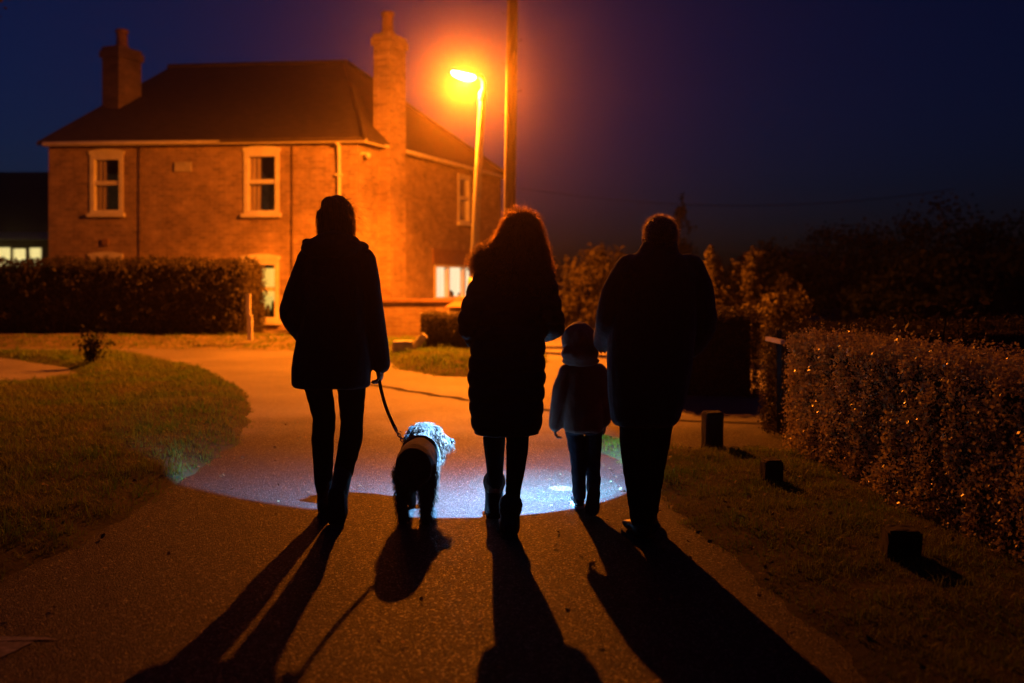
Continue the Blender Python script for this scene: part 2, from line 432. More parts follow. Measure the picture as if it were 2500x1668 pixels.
def verge(poly, step, top, slope, seed, bounds, mat='turf'):
    x0, x1, y0, y1 = bounds
    xs = np.arange(x0, x1 + step, step); ys = np.arange(y0, y1 + step, step)
    X, Y = np.meshgrid(xs, ys); P = np.c_[X.ravel(), Y.ravel()]
    d, h = verge_h(P, poly, top, slope, seed)
    V = np.c_[P, h]; nx = len(xs)
    idx = np.arange(len(P)).reshape(Y.shape)
    F = np.stack([idx[:-1, :-1], idx[:-1, 1:], idx[1:, 1:], idx[1:, :-1]], axis=-1).reshape(-1, 4)
    F = F[(d[F] > -.25).any(axis=1)]
    used, inv = np.unique(F, return_inverse=True)
    o = mesh_np('verge', V[used], inv.reshape(F.shape), M[mat], smooth=True)
    tag(o, kind='structure')
    return o

# terrain sheet: flat, reaching the horizon
g = mesh_np('ground', [(-400, -60, -.006), (400, -60, -.006), (400, 700, -.006), (-400, 700, -.006)], [(0, 1, 2, 3)], M['soil'])
tag(g, kind='structure')
rb = MB()
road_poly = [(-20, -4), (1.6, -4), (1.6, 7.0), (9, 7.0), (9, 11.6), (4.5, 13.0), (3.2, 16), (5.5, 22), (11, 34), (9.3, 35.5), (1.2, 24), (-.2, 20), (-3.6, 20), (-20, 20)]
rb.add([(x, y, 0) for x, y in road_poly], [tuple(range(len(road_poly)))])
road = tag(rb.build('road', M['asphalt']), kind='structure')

LEFT = [(-1.98, 6.0), (-2.0, 7.0), (-2.06, 8.1), (-2.45, 9.7), (-3.0, 11.5), (-4.2, 13.9), (-6.4, 16.9), (-9, 17.15), (-16, 17.2), (-16, 16.5), (-8.6, 16.3),
        (-6.6, 14.4), (-5.7, 13.1), (-6.1, 11.9), (-16, 8.9), (-16, 2.9), (-3.2, 3.2), (-2.4, 3.55), (-2.08, 4.2), (-1.97, 5.0)]
FAR = [(-16, 18.25), (-7, 18.15), (-4.8, 17.85), (-3.5, 17.3), (-2.9, 17.5), (-2.7, 18.3), (-2.9, 22.2), (-16, 22.6)]
LAMPV = [(-2.0, 15.2), (-1.67, 13.9), (-1.0, 12.95), (-.5, 12.8), (.1, 13.0), (.5, 13.8), (.65, 16), (.65, 20.2), (-3.0, 20.2), (-2.75, 18.2), (-2.35, 16.8)]
RIGHT = [(.62, 7.0), (.52, 7.6), (.48, 8.2), (.62, 8.5), (.85, 8.3), (1.02, 7.7), (1.3, 7.5), (2.0, 7.42), (3, 7.3), (8, 7.2), (8, -3), (1.35, -3), (1.2, 1), (1.02, 3.1), (.87, 4.8), (.72, 6.0)]
verge(LEFT, .10, .075, .30, 1.0, (-12, -1.6, 2.5, 17.6))
verge(FAR, .14, .20, .22, 2.0, (-14, -2.3, 16.8, 22.5), 'gravel')
verge(LAMPV, .12, .10, .25, 3.0, (-3.2, 1.1, 12.4, 20.4))
verge(RIGHT, .07, .05, .25, 4.0, (.2, 4.4, 1.2, 8.9))

def grass(poly, n, bounds, top, slope, seed, h, w, near_bias=1.0, mats=M['grass'], dead=300):
    x0, x1, y0, y1 = bounds
    P = np.c_[rng.uniform(x0, x1, n), y0 + (y1 - y0) * rng.uniform(0, 1, n) ** near_bias]
    # keep what the lens can see (plus a margin), clumps by noise
    keep = (np.abs(P[:, 0]) < P[:, 1] * .60 + 1.2)
    P = P[keep]
    d, z = verge_h(P, poly, top, slope, seed)
    cl = smooth_noise(P, 5.0, seed) * .5 + smooth_noise(P, 17, seed) * .3
    k = (d > .07) & (rng.uniform(-.9, .6, len(P)) < cl + np.clip(d * 2.0 - .3, -.4, .3))
    P, z, d, cl = P[k], z[k], d[k], cl[k]
    nn = len(P)
    H = h * rng.uniform(.45, 1.25, nn) * (.8 + .5 * cl) * np.clip(.45 + d * 2, .45, 1)
    H *= 1 + 1.3 * np.clip(smooth_noise(P, 7.3, seed + 2) - .45, 0, .5) * 2
    ang = rng.uniform(0, 6.283, nn); lean = rng.uniform(.1, 1.0, nn) * H
    bx = np.c_[np.cos(ang), np.sin(ang)]
    f = np.c_[-bx[:, 1], bx[:, 0]]
    W = w * rng.uniform(.6, 1.3, nn) * np.clip(P[:, 1] / 6, 1, 2.2)
    r = np.c_[P, z - .01]
    def pt(t, s):
        q = r.copy(); q[:, :2] += f * (lean * t * t)[:, None] + bx * (W * s)[:, None] * .5
        q[:, 2] += H * t * (1 - .25 * t); return q
    V = np.stack([pt(0, -1), pt(0, 1), pt(.55, .8), pt(.55, -.8), pt(1, .1), pt(1, -.1)], axis=1).reshape(-1, 3)
    b = (np.arange(nn) * 6)[:, None]
    F = np.concatenate([b + np.array([[0, 1, 2, 3]]), b + np.array([[3, 2, 4, 5]])])
    o = mesh_np('grass', V, F, mats)
    return o
tag(grass(LEFT, 330000, (-11, -1.8, 3.0, 17.3), .075, .30, 1.0, .075, .0042, 1.45), 'short rough grass on the left verge, lit green by torchlight', 'grass', kind='stuff')
tag(grass(RIGHT, 90000, (.45, 2.7, 2.0, 8.6), .05, .25, 4.0, .055, .0036, .9), 'dark thin grass on the right verge below the clipped hedge', 'grass', kind='stuff')
tag(grass(LAMPV, 26000, (-2.9, .7, 12.6, 20), .10, .25, 3.0, .10, .006), 'orange lit tufty grass around the foot of the street lamp', 'grass', kind='stuff')
tag(grass(FAR, 22000, (-13, -2.6, 17.3, 19.2), .20, .22, 2.0, .07, .006), 'grass strip at the foot of the long left hedge', 'grass', kind='stuff')

# fallen leaves
def litter(n, poly, bounds, top, slope, seed):
    P = np.c_[rng.uniform(bounds[0], bounds[1], n), rng.uniform(bounds[2], bounds[3], n)]
    d, z = verge_h(P, poly, top, slope, seed); k = d > -.12
    c = np.c_[P[k], np.maximum(z[k], 0) + .018]
    return leaves_np(c, np.tile([0, 0, 1.0], (len(c), 1)), .028, .018, .35)
q = np.c_[rng.uniform(-2.0, 1.0, 420), rng.uniform(2.5, 9, 420)]; q = q[rng.uniform(0, 1, 420) < np.abs(q[:, 0] + .5) / 1.4]
road_bits = leaves_np(np.c_[q, np.full(len(q), .012)], np.tile([0, 0, 1.0], (len(q), 1)), .026, .017, .3)
lv = merge_np([road_bits, litter(420, LEFT, (-6, -1.8, 3.2, 9), .075, .30, 1.0), litter(320, RIGHT, (.5, 2.2, 2.4, 8), .05, .25, 4.0)])
tag(mesh_np('fallen_leaves', *lv, M['dead_leaf']), 'scattered small brown fallen leaves on the verges and lane', 'leaves', kind='stuff')

# worn painted arrow on the tarmac
mk = MB()
for pts in ([(-2.7, 3.60), (-2.7, 3.53), (-1.9, 3.50), (-1.60, 3.525), (-1.66, 3.545), (-2.0, 3.565)],
            [(-1.83, 3.50), (-1.68, 3.505), (-1.72, 3.36), (-1.95, 3.05), (-2.08, 2.9), (-2.2, 2.9), (-2.0, 3.18)]):
    mk.add([(x, y, .004) for x, y in pts], [tuple(range(len(pts)))])
tag(mk.build('road_marking', M['road_paint']), kind='structure')

sm = MB(); cen = [(-2.6, 12.9), (-1.6, 11.9), (-.9, 11.0), (-.3, 10.3), (.4, 9.6), (1.4, 9.0), (2.6, 8.7)]
L_, R_ = [], []
for k in range(61):
    t = k / 60 * (len(cen) - 1); i0 = min(int(t), len(cen) - 2); f = t - i0
    a_, b_ = Vector(cen[i0]), Vector(cen[i0 + 1]); c = a_.lerp(b_, f); n_ = Vector((-(b_ - a_).y, (b_ - a_).x)).normalized(); w_ = .055 + .03 * noise.noise((k * .6, 1, 0))
    c = c + n_ * .06 * noise.noise((k * .35, 7, 0)); L_.append((*(c + n_ * w_), .004)); R_.append((*(c - n_ * w_), .004))
sm.add(L_ + R_, [(k, 61 + k, 62 + k, k + 1) for k in range(60)])
tag(sm.build('road_seam', M['tar']), kind='structure')

# ------------------------------------------------------------------ cottage
A = Vector((-10.8, 23.2, 0)); B = Vector((-3.48, 22.5, 0)); C = Vector((-.33, 30.6, 0)); D = A + (C - B)
ZE = 4.41
house = empty('brick_house', (0, 0, 0))
tag(house, 'two storey brick cottage with hipped tiled roof, two chimneys and pale sash windows', 'house')

class Wall:
    """local frame of one wall: s along, z up, n outward"""
    def __init__(s, P, Q):
        s.O = P.copy(); d = Q - P; s.len = d.length; s.t = d.normalized(); s.n = Vector((s.t.y, -s.t.x, 0))
    def p(s, a, n, z): return s.O + s.t * a + s.n * n + Vector((0, 0, z))
    def box(s, mb, a0, a1, n0, n1, z0, z1, mi=0):
        V = [s.p(a, n, z) for z in (z0, z1) for n in (n0, n1) for a in (a0, a1)]
        mb.add(V, [(0, 2, 3, 1), (4, 5, 7, 6), (0, 1, 5, 4), (2, 6, 7, 3), (0, 4, 6, 2), (1, 3, 7, 5)], mi)
def wall_faces(mb, uv, W, height, holes, z0=-.1, depth=.22):
    ss = sorted({0.0, W.len, *[h[i] for h in holes for i in (0, 2)]}); zs = sorted({z0, height, *[h[i] for h in holes for i in (1, 3)]})
    for i in range(len(ss) - 1):
        for j in range(len(zs) - 1):
            cs, cz = (ss[i] + ss[i + 1]) / 2, (zs[j] + zs[j + 1]) / 2
            if any(h[0] < cs < h[2] and h[1] < cz < h[3] for h in holes): continue
            q = [(ss[i], zs[j]), (ss[i + 1], zs[j]), (ss[i + 1], zs[j + 1]), (ss[i], zs[j + 1])]
            mb.add([W.p(a, 0, z) for a, z in q], [(0, 1, 2, 3)]); uv.append(q)
    for (a0, b0, a1, b1) in holes:
        for q in ([(a0, b0), (a1, b0)], [(a1, b0), (a1, b1)], [(a1, b1), (a0, b1)], [(a0, b1), (a0, b0)]):
            (x, z), (x2, z2) = q
            mb.add([W.p(x, 0, z), W.p(x2, 0, z2), W.p(x2, -depth, z2), W.p(x, -depth, z)], [(3, 2, 1, 0)])
            uv.append([(x, z), (x2, z2), (x2 + .1, z2 + .1), (x + .1, z + .1)])
def set_uv(o, uv):
    l = o.data.uv_layers.new(name='uv'); k = 0
    for q in uv:
        for c in q: l.data[k].uv = c; k += 1

WF = Wall(A, B); WS = Wall(B, C); WB = Wall(C, D); WL = Wall(D, A)
front_holes = [(1.02, 2.80, 1.82, 4.16), (4.70, 2.77, 5.53, 4.19), (4.65, .33, 5.52, 1.72), (1.0, .40, 1.79, 1.78)]
side_holes = [(5.45, 2.85, 6.28, 4.20), (3.95, .72, 6.9, 1.66)]
wm = MB(); uv = []
wall_faces(wm, uv, WF, ZE, front_holes); wall_faces(wm, uv, WS, ZE, side_holes)
wall_faces(wm, uv, WB, ZE, []); wall_faces(wm, uv, WL, ZE, [])
R1 = Vector((-9.22, 27.25, 7.07)); R2 = Vector((-4.45, 26.7, 7.07))
wm.add([D + Vector((0, 0, ZE)), A + Vector((0, 0, ZE)), R1 - Vector((0, 0, .1))], [(0, 1, 2)]); uv.append([(0, 4.4), (8.6, 4.4), (4.3, 7)])
hw = wm.build('wall', M['brick'], house); set_uv(hw, uv)

rf = MB()
up = Vector((0, 0, ZE + .04))
def off(P, v): return P + up + v
Af = off(A, -WF.t * .16 + WF.n * .22); Bf = off(B, WF.n * .24 + WS.n * .24); Cf = off(C, WS.n * .2 + WB.n * .2); Df = off(D, WB.n * .2 - WF.t * .16)
R1o = R1 - WF.t * .16
top = [Af, Bf, Cf, Df, R1o, R2]; th = Vector((0, 0, .09))
rf.add(top + [v - th for v in top], [(0, 1, 5, 4), (1, 2, 5), (2, 3, 4, 5), (10, 11, 7, 6), (11, 8, 7), (11, 10, 9, 8), (0, 6, 7, 1), (1, 7, 8, 2), (2, 8, 9, 3), (3, 9, 10, 4), (4, 10, 6, 0)])
# ridge and hip tiles
for P, Q in ((R1o, R2), (R2, Bf), (R2, Cf)):
    rf.tube([P + (Q - P) * t + Vector((0, 0, .02)) for t in (0, .33, .66, 1)], [.075] * 4, n=8)
roof = rf.build('roof', M['tile'], house)

def chimney(W, a0, a1, n0, n1, z0, ztop, pots, ztp, mat='brick'):
    m = MB(); u = []
    def bx(a0, a1, n0, n1, z0, z1):
        before = len(m.F); W.box(m, a0, a1, n0, n1, z0, z1)
        for f in m.F[before:]:
            q = [m.V[i] for i in f]; u.append([((v[0] + v[1]) * .75, v[2]) for v in q])
    bx(a0, a1, n0, n1, z0, ztop - .28)
    bx(a0 - .05, a1 + .05, n0 - .05, n1 + .05, ztop - .28, ztop - .10)
    bx(a0 - .01, a1 + .01, n0 - .01, n1 + .01, ztop - .10, ztop)
    o = m.build('chimney', M[mat], house); set_uv(o, u)
    for (a, n) in pots:
        c = W.p(a, n, ztop); pm = MB()
        prof = [(.17, 0), (.18, .06), (.145, .10), (.13, ztp - ztop - .12), (.165, ztp - ztop - .10), (.165, ztp - ztop - .02), (.12, ztp - ztop)]
        pm.loft([[c + Vector((r * math.cos(j * .5236), r * math.sin(j * .5236), h)) for j in range(12)] for r, h in prof])
        pm.build('chimney_pot', M['brick_pot'], o)
chimney(WS, .95, 1.72, -.14, .32, -.1, 7.05, [(1.25, .08)], 7.62)
chimney(WL, 6.2, 7.0, -.50, .02, 3.9, 7.06, [(6.6, -.24)], 7.56, 'brick_darker')

gm = MB()
gm.tube([WF.p(.0, .20, ZE - .02), WF.p(WF.len + .2, .22, ZE - .02)], [.06, .06], n=10)
gm.build('gutter', M['paint'], house)
gm = MB()
gm.tube([WS.p(-.1, .24, ZE - .03), WS.p(WS.len, .20, ZE - .05)], [.055, .055], n=10)
gm.build('gutter', M['paint'], house)
dpm = MB()
dpm.tube([WF.p(6.93, .2, ZE - .1), WF.p(6.93, .06, ZE - .32), WF.p(6.93, .06, 2.2), WF.p(6.93, .06, 0)], [.042] * 4, n=10)
for z in (.9, 2.4, 3.6): WF.box(dpm, 6.86, 7.0, 0.003, .11, z, z + .05)
dpm.build('downpipe', M['paint'], house)
for a in (2.28, 5.86):
    m = MB(); m.tube([WF.p(a, .05, ZE - .1), WF.p(a, .05, 2), WF.p(a, .05, 0)], [.013] * 3, n=8); m.build('cable', M['cable'], house)
m = MB(); WF.box(m, 3.06, 3.46, .004, .035, 3.74, 3.96); m.build('wall_plaque', M['stone'], house)
m = MB(); WS.box(m, .14, .20, .003, .12, 4.10, 4.16); m.ball(WS.p(.17, .16, 4.08), .07, 10, 6); m.build('security_light', M['paint'], house)
m = MB(); WF.box(m, 1.33, 1.47, .003, .05, 2.05, 2.20); m.build('vent_cover', M['brick_pot'], house)

def sash(W, h, mode, arch=True):
    a0, z0, a1, z1 = h; m = MB(); fw = .10
    zt = z1
    W.box(m, a0, a0 + fw, -.10, .025, z0, z1); W.box(m, a1 - fw, a1, -.10, .025, z0, z1)
    W.box(m, a0 + fw, a1 - fw, -.10, .022, z0, z0 + .07)                      # bottom rail
    W.box(m, a0 - .05, a1 + .05, .003, .09, z0 - .09, z0 - .004)                # stone sill
    W.box(m, a0 + fw, a1 - fw, -.10, .022, z1 - .12, z1)                      # head
    mid = (z0 + z1) / 2 + .02
    W.box(m, a0 + fw, a1 - fw, -.10, .0, mid - .05, mid + .05)              # meeting rail
    if arch:                                                                    # segmental painted lintel, proud of the brick
        n = 10; P = []
        for i in range(n + 1):
            t = i / n; P.append((a0 - .03 + (a1 - a0 + .06) * t, z1 + .075 + .05 * (1 - (2 * t - 1) ** 2)))
        fr = [W.p(a, .035, z) for a, z in P] + [W.p(a1 + .03, .035, z1 - .004), W.p(a0 - .03, .035, z1 - .004)]
        bk = [W.p(a, .003, z) for a, z in P] + [W.p(a1 + .03, .003, z1 - .004), W.p(a0 - .03, .003, z1 - .004)]
        k = len(fr)
        m.add(fr + bk, [tuple(range(k)), tuple(range(2 * k - 1, k - 1, -1))] + [(i, i + k, (i + 1) % k + k, (i + 1) % k) for i in range(k)])
    f = m.build('window', M['paint'], house)
    g = MB()
    g.add([W.p(a0 + fw, -.075, z0 + .07), W.p(a1 - fw, -.075, z0 + .07), W.p(a1 - fw, -.075, mid - .05), W.p(a0 + fw, -.075, mid - .05)], [(0, 1, 2, 3)])
    g.add([W.p(a0 + fw, -.055, mid + .05), W.p(a1 - fw, -.055, mid + .05), W.p(a1 - fw, -.055, z1 - .12), W.p(a0 + fw, -.055, z1 - .12)], [(0, 1, 2, 3)])
    g.build('pane', M['glass'], f)
    if mode == 'curtain':
        c = MB(); n = 30; w = (a1 - a0) * .52; top_, bot = [], []
        for i in range(n + 1):
            t = i / n; q = -.115 + .014 * math.sin(t * 26)
            top_.append(W.p(a0 - .05 + w * t, q, z1)); bot.append(W.p(a0 - .05 + w * t * .97, q, z0))
        c.add(bot + top_, [(i, i + 1, n + 2 + i, n + 1 + i) for i in range(n)], 0, True)
        c.build('curtain', M['curtain'], f)
    return f
w_ul = sash(WF, front_holes[0], 'curtain'); w_ur = sash(WF, front_holes[1], 'curtain')
w_lr = sash(WF, front_holes[2], 'lit'); w_ll = sash(WF, front_holes[3], 'dark'); w_su = sash(WS, side_holes[0], 'dark', False)
a0, z0, a1, z1 = front_holes[2]
m = MB(); m.add([WF.p(a0 - .1, -.2, z0 + .55), WF.p(a1 + .1, -.2, z0 + .55), WF.p(a1 + .1, -.2, z1 - .2), WF.p(a0 - .1, -.2, z1 - .2)], [(0, 1, 2, 3)])
m.build('blind', M['blind_warm'], w_lr)
m = MB(); m.add([WF.p(a0 - .1, -.5, z0 - .1), WF.p(a1 + .1, -.5, z0 - .1), WF.p(a1 + .1, -.5, z0 + .62), WF.p(a0 - .1, -.5, z0 + .62)], [(0, 1, 2, 3)])
m.build('lit_room', blind_mat('lit_room_yellow', (1, .60, .11), 1.2, .3, 4), w_lr)
m = MB()                                                                        # pots and ornaments on the window sill
for a, h, r in ((.44, .36, .05), (.56, .30, .07), (.68, .40, .045)):
    c = WF.p(a0 + a, -.14, z0 + .03)
    m = MB(); m.tube([c, c + Vector((0, 0, h * .5)), c + Vector((0, 0, h))], [r, r * 1.1, r * .5], n=8); m.build('sill_ornament', M['iron'], w_lr)

# wide lit casement on the side wall
a0, z0, a1, z1 = side_holes[1]
m = MB()
WS.box(m, a0, a0 + .09, -.12, .03, z0, z1); WS.box(m, a1 - .09, a1, -.12, .03, z0, z1)
WS.box(m, a0 + .09, a1 - .09, -.12, .03, z0, z0 + .07); WS.box(m, a0 + .09, a1 - .09, -.12, .03, z1 - .07, z1)
for t in (.30, .66): WS.box(m, a0 + (a1 - a0) * t - .045, a0 + (a1 - a0) * t + .045, -.11, .02, z0 + .07, z1 - .07)
WS.box(m, a0 - .1, a1 + .1, .003, .12, z0 - .1, z0 - .004)
w_lit = m.build('window', M['paint'], house)
m = MB(); WS.box(m, a0 - .12, a1 + .12, .003, .05, z1 + .01, z1 + .42); m.build('lintel', M['paint_dull'] if 'paint_dull' in M else M['brick_pot'], w_lit)
m = MB(); m.add([WS.p(a0 + .09, -.08, z0 + .07), WS.p(a1 - .09, -.08, z0 + .07), WS.p(a1 - .09, -.08, z1 - .07), WS.p(a0 + .09, -.08, z1 - .07)], [(0, 1, 2, 3)]); m.build('pane', M['glass'], w_lit)
m = MB(); m.add([WS.p(a0 - .3, -.55, z0 - .3), WS.p(a1 + .6, -.55, z0 - .3), WS.p(a1 + .6, -.55, z1 + .2), WS.p(a0 - .3, -.55, z1 + .2)], [(0, 1, 2, 3)]); m.build('lit_room', M['blind_white'], w_lit)
m = MB()
for a, h, r in ((.35, .12, .06), (1.35, .26, .05), (1.52, .16, .09), (2.1, .10, .1)):
    m = MB(); c = WS.p(a0 + a, -.2, z0 + .02); m.tube([c, c + Vector((0, 0, h))], [r, r * .6], n=8); m.build('sill_ornament', M['iron'], w_lit)

# ------------------------------------------------------------------ neighbour house on the left and distant cottage
nh = empty('neighbour_house', (0, 0, 0))
tag(nh, 'low dark house beyond the brick cottage at the left edge, three lit windows', 'house')
P0, P1 = Vector((-24, 34, 0)), Vector((-14.2, 34, 0)); NW = Wall(P0, P1)
m = MB(); NW.box(m, 0, NW.len, -7, 0, -.1, 2.75); m.build('wall', M['render'], nh)
m = MB()
q = [NW.p(-.3, .4, 2.82), NW.p(NW.len + .3, .4, 2.82), NW.p(NW.len + .3, -3.5, 5.3), NW.p(-.3, -3.5, 5.3), NW.p(-.3, -7.4, 2.82), NW.p(NW.len + .3, -7.4, 2.82)]
m.add(q, [(0, 1, 2, 3), (3, 2, 5, 4), (1, 5, 2), (0, 3, 4), (0, 4, 5, 1)])
m.build('roof', M['tile'], nh)
m = MB(); NW.box(m, -.2, NW.len + .2, .40, .5, 2.60, 2.84); m.build('gutter', M['paint'], nh)
m = MB(); NW.box(m, 7.9, 8.35, -3.7, -3.3, 5.2, 5.95); m.build('chimney', M['tile'], nh)
for (u0, u1, zz) in ((-30, 27, 2.37), (30, 62, 2.33), (68, 98, 2.36)):
    s0 = (u0 - 1175) / 2285 * 34 + 24; s1 = (u1 - 1175) / 2285 * 34 + 24
    m = MB(); NW.box(m, s0, s1, .004, .05, 1.3, zz); f = m.build('window', M['paint'], nh)
    m = MB(); NW.box(m, s0 + .03, s1 - .03, .054, .058, 1.35, zz - .03); m.build('pane', M['blind_far'], f)

def far_cottage(x, y, w, h, rh, wins, label):
    e = empty('distant_cottage', (x, y, 0)); tag(e, label, 'cottage')
    m = MB(); m.box((0, 2, h / 2), (w, 4, h)); m.build('wall', M['render'], e)
    m = MB(); m.add([(-w / 2 - .2, -.2, h), (w / 2 + .2, -.2, h), (w / 2 + .2, 2, h + rh), (-w / 2 - .2, 2, h + rh), (-w / 2 - .2, 4.2, h), (w / 2 + .2, 4.2, h)],
                    [(0, 1, 2, 3), (3, 2, 5, 4), (1, 5, 2), (0, 3, 4), (0, 4, 5, 1)]); m.build('roof', M['tile'], e)
    for (wx, wz, ww, wh) in wins:
        m = MB(); m.box((wx, -.03, wz), (ww + .1, .05, wh + .1)); f = m.build('window', M['render'], e)
        m = MB(); m.box((wx, -.06, wz), (ww, .01, wh)); m.build('pane', M['far_glow'], f)
far_cottage(12.6, 44, 3.2, 2.2, .35, [(-.3, 1.98, .42, .26), (.35, 1.75, .2, .2)], 'distant unlit cottage among dark trees with one small glowing window')

# ------------------------------------------------------------------ hedges, shrubs, trees
def hedge(name, P0, P1, T, H, label, cat, dens, L, W, mat, z0=0.0, rnd=.12, bump=.05, streak=.0, core=M['twig'], ends=1.0, tilt=.75, sprigs=0):
    """clipped hedge: woody core and a skin of leaves with rounded edges"""
    P0 = Vector((*P0, z0)); P1 = Vector((*P1, z0)); d = P1 - P0; Ln = d.length; t = d.normalized(); n = Vector((t.y, -t.x, 0))
    root = empty(name, P0); tag(root, label, cat)
    faces = [('f', Ln, H, 1), ('b', Ln, H, 1), ('t', Ln, T, 1), ('e0', T, H, ends), ('e1', T, H, ends)]
    cs, ns = [], []
    for k, w, h, fac in faces:
        q = int(w * h * dens * fac)
        if q <= 0: continue
        a = rng.uniform(0, w, q); b = rng.uniform(0, h, q)
        if k in 'fb':
            s, z, o = a, b, np.full(q, T / 2 if k == 'f' else -T / 2); nn = np.tile([0, 1 if k == 'f' else -1, 0], (q, 1)).astype(float)
        elif k == 't':
            s, z, o = a, np.full(q, H), b - T / 2; nn = np.tile([0, 0, 1.0], (q, 1))
        else:
            s, z, o = np.full(q, 0 if k == 'e0' else Ln), b, a - T / 2; nn = np.tile([-1.0 if k == 'e0' else 1.0, 0, 0], (q, 1))
        p = np.c_[s, o, z]
        cs.append(p); ns.append(nn)
    p = np.concatenate(cs); nn = np.concatenate(ns)
    # round the box
    lo = np.array([rnd, -T / 2 + rnd, -9]); hi = np.array([Ln - rnd, T / 2 - rnd, H - rnd])
    q = np.clip(p, lo, hi); v = p - q; l = np.linalg.norm(v, axis=1)[:, None] + 1e-9
    l_box = np.maximum(l, 1e-6)
    pr = q + v / l_box * np.minimum(l_box, rnd)
    nr = np.where(l > 1e-5, v / l_box, nn); nr = nr * .7 + nn * .3
    bn = smooth_noise(np.c_[p[:, 0] + p[:, 1] * 2, p[:, 2] + p[:, 1]], 3.3, H) * bump + smooth_noise(np.c_[p[:, 0] + p[:, 1], p[:, 2]], 11, T) * bump * .6
    if streak:
        bn += streak * smooth_noise(np.c_[p[:, 0] + p[:, 1], p[:, 2] * .12], 16, 2.0)
    pr = pr + nr * (bn + rng.normal(size=len(p)) * .018 - np.abs(rng.normal(size=len(p))) * .03)[:, None]
    # thin out by depth noise so dark gaps stay
    gap = smooth_noise(np.c_[p[:, 0] + p[:, 1], p[:, 2] * .45], 13, 5.0) + smooth_noise(np.c_[p[:, 0], p[:, 2] + p[:, 1]], 29, 5.0) * .6
    keep = rng.uniform(-1.3, .7, len(p)) < gap + .1
    pr, nr = pr[keep], nr[keep]
    Rm = np.array([[t.x, t.y, 0], [n.x, n.y, 0], [0, 0, 1]])
    if sprigs:
        tp = []
        for _ in range(sprigs):
            s0 = rng.uniform(.05, Ln - .05); o0 = rng.uniform(-T / 2, T / 2); hh = rng.uniform(.03, .11); lx, ly = rng.normal(size=2) * .04
            for q in np.linspace(0, 1, 7): tp.append((s0 + lx * q, o0 + ly * q, H + hh * q - .01))
        tp = np.array(tp); pr = np.concatenate([pr, tp]); nr = np.concatenate([nr, np.tile([0, 0, 1.0], (len(tp), 1))])
    V, F = leaves_np(pr, nr, L, W, tilt)
    mesh_np('foliage', V @ Rm, F, mat, root)
    m = MB(); i = .07 + bump
    V = [t * a + n * o + Vector((0, 0, z)) for z in (-.02, H - i) for o in (-T / 2 + i, T / 2 - i) for a in (i, Ln - i)]
    m.add(V, [(0, 2, 3, 1), (4, 5, 7, 6), (0, 1, 5, 4), (2, 6, 7, 3), (0, 4, 6, 2), (1, 3, 7, 5)])
    m.build('branches', core, root)
    return root
# near right hedge along the verge (P0 -> P1 so that +n faces the road)
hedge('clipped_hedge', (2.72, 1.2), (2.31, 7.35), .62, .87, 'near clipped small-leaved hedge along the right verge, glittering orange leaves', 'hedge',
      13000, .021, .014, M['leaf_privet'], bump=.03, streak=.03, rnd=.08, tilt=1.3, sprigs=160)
hedge('clipped_hedge', (2.1, 8.25), (4.9, 8.65), .7, .93, 'rounded dark hedge turning right behind the corner of the near clipped hedge', 'hedge',
      3500, .026, .017, M['leaf_rust'], bump=.04, rnd=.3)
hedge('box_hedge', (1.25, 11.3), (2.72, 11.0), .6, .96, 'square black box hedge behind the man, its shadow falling over the driveway', 'hedge', 3200, .03, .02, M['leaf_rust'], bump=.02, rnd=.08)
hedge('box_hedge', (-1.53, 17.0), (-.35, 16.9), .5, .66, 'small square dark box hedge in front of the pale coping beside the lamp', 'hedge', 3500, .035, .024, M['leaf_rust'], z0=.05, bump=.03, rnd=.07)
hedge('long_hedge', (-14.0, 21.0), (-4.95, 19.5), 1.1, 1.52, 'long tall dark clipped hedge on the left in front of the cottage', 'hedge', 1500, .05, .034, M['leaf_rust'], z0=.14, bump=.07, rnd=.35, sprigs=120)

def shrub(name, x, y, z, h, r, label, n, L, mat, cat='shrub', stems=7, group=None):
    e = empty(name, (x, y, z)); tag(e, label, cat, group)
    m = MB(); cs = []; ns = []
    for i in range(stems):
        a = i / stems * 6.283 + rng.uniform(-.3, .3); lean = r * rng.uniform(.25, .95); hh = h * rng.uniform(.6, 1.0)
        tip = Vector((math.cos(a) * lean, math.sin(a) * lean, hh)); mid = tip * .5 + Vector((0, 0, hh * .12))
        m.tube([(0, 0, -.03), mid, tip], [.012 * h + .003, .008 * h + .002, .003], n=6)
        k = n // stems
        tt = rng.uniform(.12, 1.02, k)
        c = np.outer(2 * tt * (1 - tt), np.array(mid)) + np.outer(tt ** 2, np.array(tip))
        c += rng.normal(size=(k, 3)) * (r * .16)
        c[:, 2] = np.maximum(c[:, 2], .02)
        cs.append(c); nn = c.copy(); nn[:, 2] *= .4; ns.append(nn / (np.linalg.norm(nn, axis=1)[:, None] + 1e-6))
    m.build('stems', M['twig'], e)
    V, F = leaves_np(np.concatenate(cs), np.concatenate(ns), L, L * .6, .7)
    mesh_np('foliage', V, F, mat, e)
    return e
shrub('weedy_shrub', -6.0, 14.2, .05, .52, .30, 'small dark weedy bush on the edge of the left grass island', 500, .06, M['leaf_dark'], stems=14)
shrub('leafy_shrub', 3.35, 7.3, 0, 1.22, .28, 'tall leafy shrub standing up behind the near right hedge', 520, .06, M['leaf_rust'], stems=7)
shrub('leafy_shrub', 2.95, 7.0, 0, 1.05, .30, 'lower leafy shrub left of the tall one behind the right hedge', 520, .055, M['leaf_rust'], stems=8)
shrub('leafy_shrub', 3.75, 6.6, 0, 1.12, .30, 'twiggy shrub nearest the right edge behind the hedge', 420, .05, M['leaf_rust'], stems=8)

